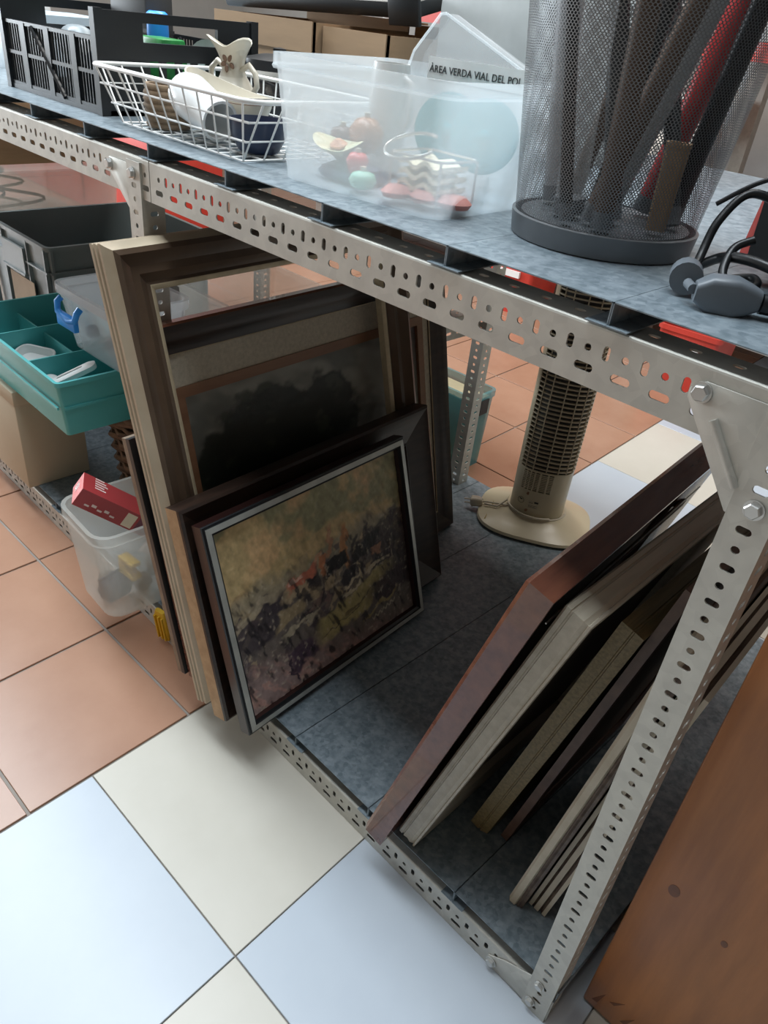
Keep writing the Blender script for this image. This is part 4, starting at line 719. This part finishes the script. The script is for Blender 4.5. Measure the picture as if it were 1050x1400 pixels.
RODS = [(-.048, .056, .055, -.036, .008), (.025, -.028, -.065, -.019, .010), (.015, -.058, .094, -.028, .010), (-.07, 0, -.11, -.02, .014), (-.011, .009, .086, .01, .017), (.003, -.086, -.065, -.1, .007),
        (.04, -.074, .045, -.104, .011), (.015, .061, .071, .091, .013), (.049, .062, .106, .04, .011), (.071, .024, -.067, .079, .009), (-.019, -.049, -.025, -.075, .016), (-.074, .044, .02, -.002, .009)]
for k, (nm, m, _r, _a, _b) in enumerate(rods):
    ax, ay, bx_, by_, r = RODS[k]; a = (.252 + ax, .200 + ay, ZT + .030); b = (.252 + bx_, .200 + by_, ZT + .36)
    o = thing('rod', nm + ' standing in the mesh bin', 'rod', a, group=nm + 's in the mesh bin'); d = [b[i] - a[i] for i in range(3)]
    MB().tube([(0, 0, 0), tuple(x * .5 for x in d), tuple(d)], [r, r * 1.05, r * .95], 12).build('shaft', m, o, smooth=60); MB().tube([(0, 0, 0), tuple(x * .05 for x in d)], r * 1.06, 12).build('ferrule', M_BIN, o, smooth=60)
o = thing('tape_roll', 'tan cardboard sleeve standing at the back of the mesh bin', 'sleeve', T=T_(.326, .180, ZT + .030, .3, 0, 0)); container(.024, .020, .085, .006, .002, .002, .0005, .004).build('sleeve', M_CARD, o, smooth=40)


# cables, plug and monitor at the end of the upper deck
mo = thing('flat_monitor', 'dark flat screen standing tilted at the deck end beside the mesh bin', 'monitor', T=T_(.440, .208, ZT + .014, -.30, -.04, -.07))
MB().box(-.02, .32, -.012, .022, .002, .34).build('screen_case', mat('monitor_dark', (.07, .075, .08), .4), mo, bevel=.008); MB().box(-.014, .326, .020, .036, -.002, .33).build('rear_cover', mat('monitor_beige', (.40, .36, .31), .5), mo, bevel=.003)
MB().box(.05, .25, -.05, .06, -.013, -.002).build('foot', M_BLACK, mo, bevel=.004)
def spline(pts, n=8):
    P = [Vector(p) for p in pts]; out = []
    for i in range(len(P) - 1):
        a, b, c_, d = P[max(0, i - 1)], P[i], P[i + 1], P[min(len(P) - 1, i + 2)]
        for k in range(n): t_ = k / n; out.append(tuple(.5 * ((2 * b) + (c_ - a) * t_ + (2 * a - 5 * b + 4 * c_ - d) * t_ ** 2 + (3 * b - a - 3 * c_ + d) * t_ ** 3)))
    return out + [tuple(P[-1])]
pc = thing('power_cable', 'black power cable with grey moulded plug and ferrite on the deck end', 'cable', (0, 0, 0))
MB().tube(spline([(.425, .085, ZT + .018), (.412, .102, ZT + .020), (.405, .125, ZT + .028), (.402, .150, ZT + .06), (.415, .175, ZT + .085), (.45, .19, ZT + .07), (.47, .165, ZT + .03)]), .0042, 8).build('cord', M_BLACK, pc, smooth=60)
MB().tube([(.408, .098, ZT + .017), (.418, .078, ZT + .017)], .0150, 18).build('ferrite_core', mat('ferrite_grey', (.13, .15, .17), .4), pc, smooth=40); MB().tube([(.424, .070, ZT + .016), (.436, .056, ZT + .016)], .0045, 10).build('strain_relief', MATS['ferrite_grey'], pc, smooth=60)
MB().loft([rr(.016, .020, .005, 0), rr(.032, .026, .006, .012), rr(.034, .028, .006, .034), rr(.026, .024, .006, .046), rr(.018, .018, .006, .056)]).build('plug_body', MATS['ferrite_grey'], pc, smooth=40, T=T_(.437, .058, ZT + .0145, .55, 0, math.pi / 2)); MB().tube(spline([(.487, .086, ZT + .013), (.51, .10, ZT + .012), (.545, .118, ZT + .010)]), .009, 12).build('cable_sleeve', M_BLACK, pc, smooth=60)
for k, p in enumerate(([(.424, .122, ZT + .008), (.432, .142, ZT + .012), (.452, .146, ZT + .018), (.464, .128, ZT + .016), (.452, .112, ZT + .010), (.434, .118, ZT + .020), (.428, .140, ZT + .040), (.440, .152, ZT + .050)],
                       [(.39, .155, ZT + .010), (.42, .14, ZT + .03), (.45, .130, ZT + .036), (.48, .125, ZT + .034), (.51, .120, ZT + .030)],
                       [(.40, .135, ZT + .075), (.43, .15, ZT + .10), (.47, .165, ZT + .115), (.50, .17, ZT + .12)],
                       [(.41, .125, ZT + .007), (.45, .125, ZT + .006), (.49, .13, ZT + .006), (.53, .14, ZT + .006)])):
    o = tag(MB().tube(spline(p), [.0042, .005, .0022, .0045][k], 8).build('black_cable', M_BLACK, smooth=60), ('knotted black cable lying beside the mesh bin', 'thick black cable arching from mesh bin to monitor', 'thin black wire crossing high behind the plug', 'straight black cable flat on the deck behind the plug')[k], 'cable', 'tangled black cables')
o = thing('leaflet', 'white and red leaflet standing behind the cables', 'leaflet', T=T_(.405, .300, ZT, -.7, -.1)); MB().box(-.05, .06, -.001, .001, 0, .15).build('sheet', M_WHITE, o); MB().box(-.05, .06, -.0016, -.001, 0, .06).build('red_print', M_RED, o); MB().box(-.03, .04, -.0016, -.001, .075, .11).build('blue_print', mat('pale_blue_print', (.3, .45, .55), .5), o)

# things at the back of the upper deck
for k, (x, w, h, lb_) in enumerate(((-.88, .36, .165, 'large brown cardboard box under the black screen'), (-.600, .195, .160, 'open brown cardboard box with torn flap beside the grey panel'))):
    o = thing('cardboard_box', lb_, 'box', (x, .70 + .02 * k, ZT)); mb = MB(); t_ = .004; d = .14
    mb.box(-w / 2, w / 2, -d, -d + t_, 0, h); mb.box(-w / 2, w / 2, d - t_, d, 0, h + .02); mb.box(-w / 2, -w / 2 + t_, -d, d, 0, h); mb.box(w / 2 - t_, w / 2, -d, d, 0, h); mb.box(-w / 2, w / 2, -d, d, 0, t_); mb.build('body', M_CARD, o)
    MB().box(-w / 2 + .004, w / 2 - .004, -d - .003, -d, h - .055, h + .001).build('flap', M_CARD, o); MB().box(-w / 2, w / 2, d, d + .06, h + .016, h + .02).build('flap', M_CARD, o)
o = thing('flat_screen', 'black flat screen lying on top of the large cardboard box', 'screen', T=T_(-.80, .66, ZT + .185, .08, .22, -.03)); MB().box(-.30, .28, -.02, .24, 0, .030).build('case', M_BLACK, o, bevel=.008); MB().box(-.28, .26, .0, .22, .030, .031).build('glass', MATS['smoked_glass'], o); MB().box(.22, .30, -.03, -.02, -.01, .05).build('side_frame', M_BLACK, o, bevel=.003)
o = thing('grey_cabinet', 'plain light grey metal cabinet standing at the back of the upper deck', 'cabinet', (-.275, .78, ZT)); MB().box(-.23, .22, -.06, .06, 0, .42).build('case', mat('light_grey_paint', (.42, .44, .43), .5), o, bevel=.004); MB().box(-.20, .19, -.063, -.060, .35, .40).build('trim', mat('grey_trim', (.35, .37, .36), .5), o)
for k, (x, m, lb_) in enumerate(((-1.30, mat('pale_blue_case', (.42, .50, .55), .4), 'pale blue plastic case standing beyond the folding crate'), (-1.62, M_WHITE, 'white plastic case standing beyond the pale blue one'))):
    o = thing('plastic_case', lb_, 'case', (x, .28, ZT)); MB().loft([rr(.22, .20, .02, 0), rr(.23, .21, .02, .05 + .02 * k), rr(.22, .20, .02, .12 + .03 * k)]).build('body', m, o, smooth=40); MB().tube([(-.05, -.1, .10), (-.05, -.12, .10), (.05, -.12, .10), (.05, -.1, .10)], .005, 8).build('handle', M_BLACK, o, smooth=60)
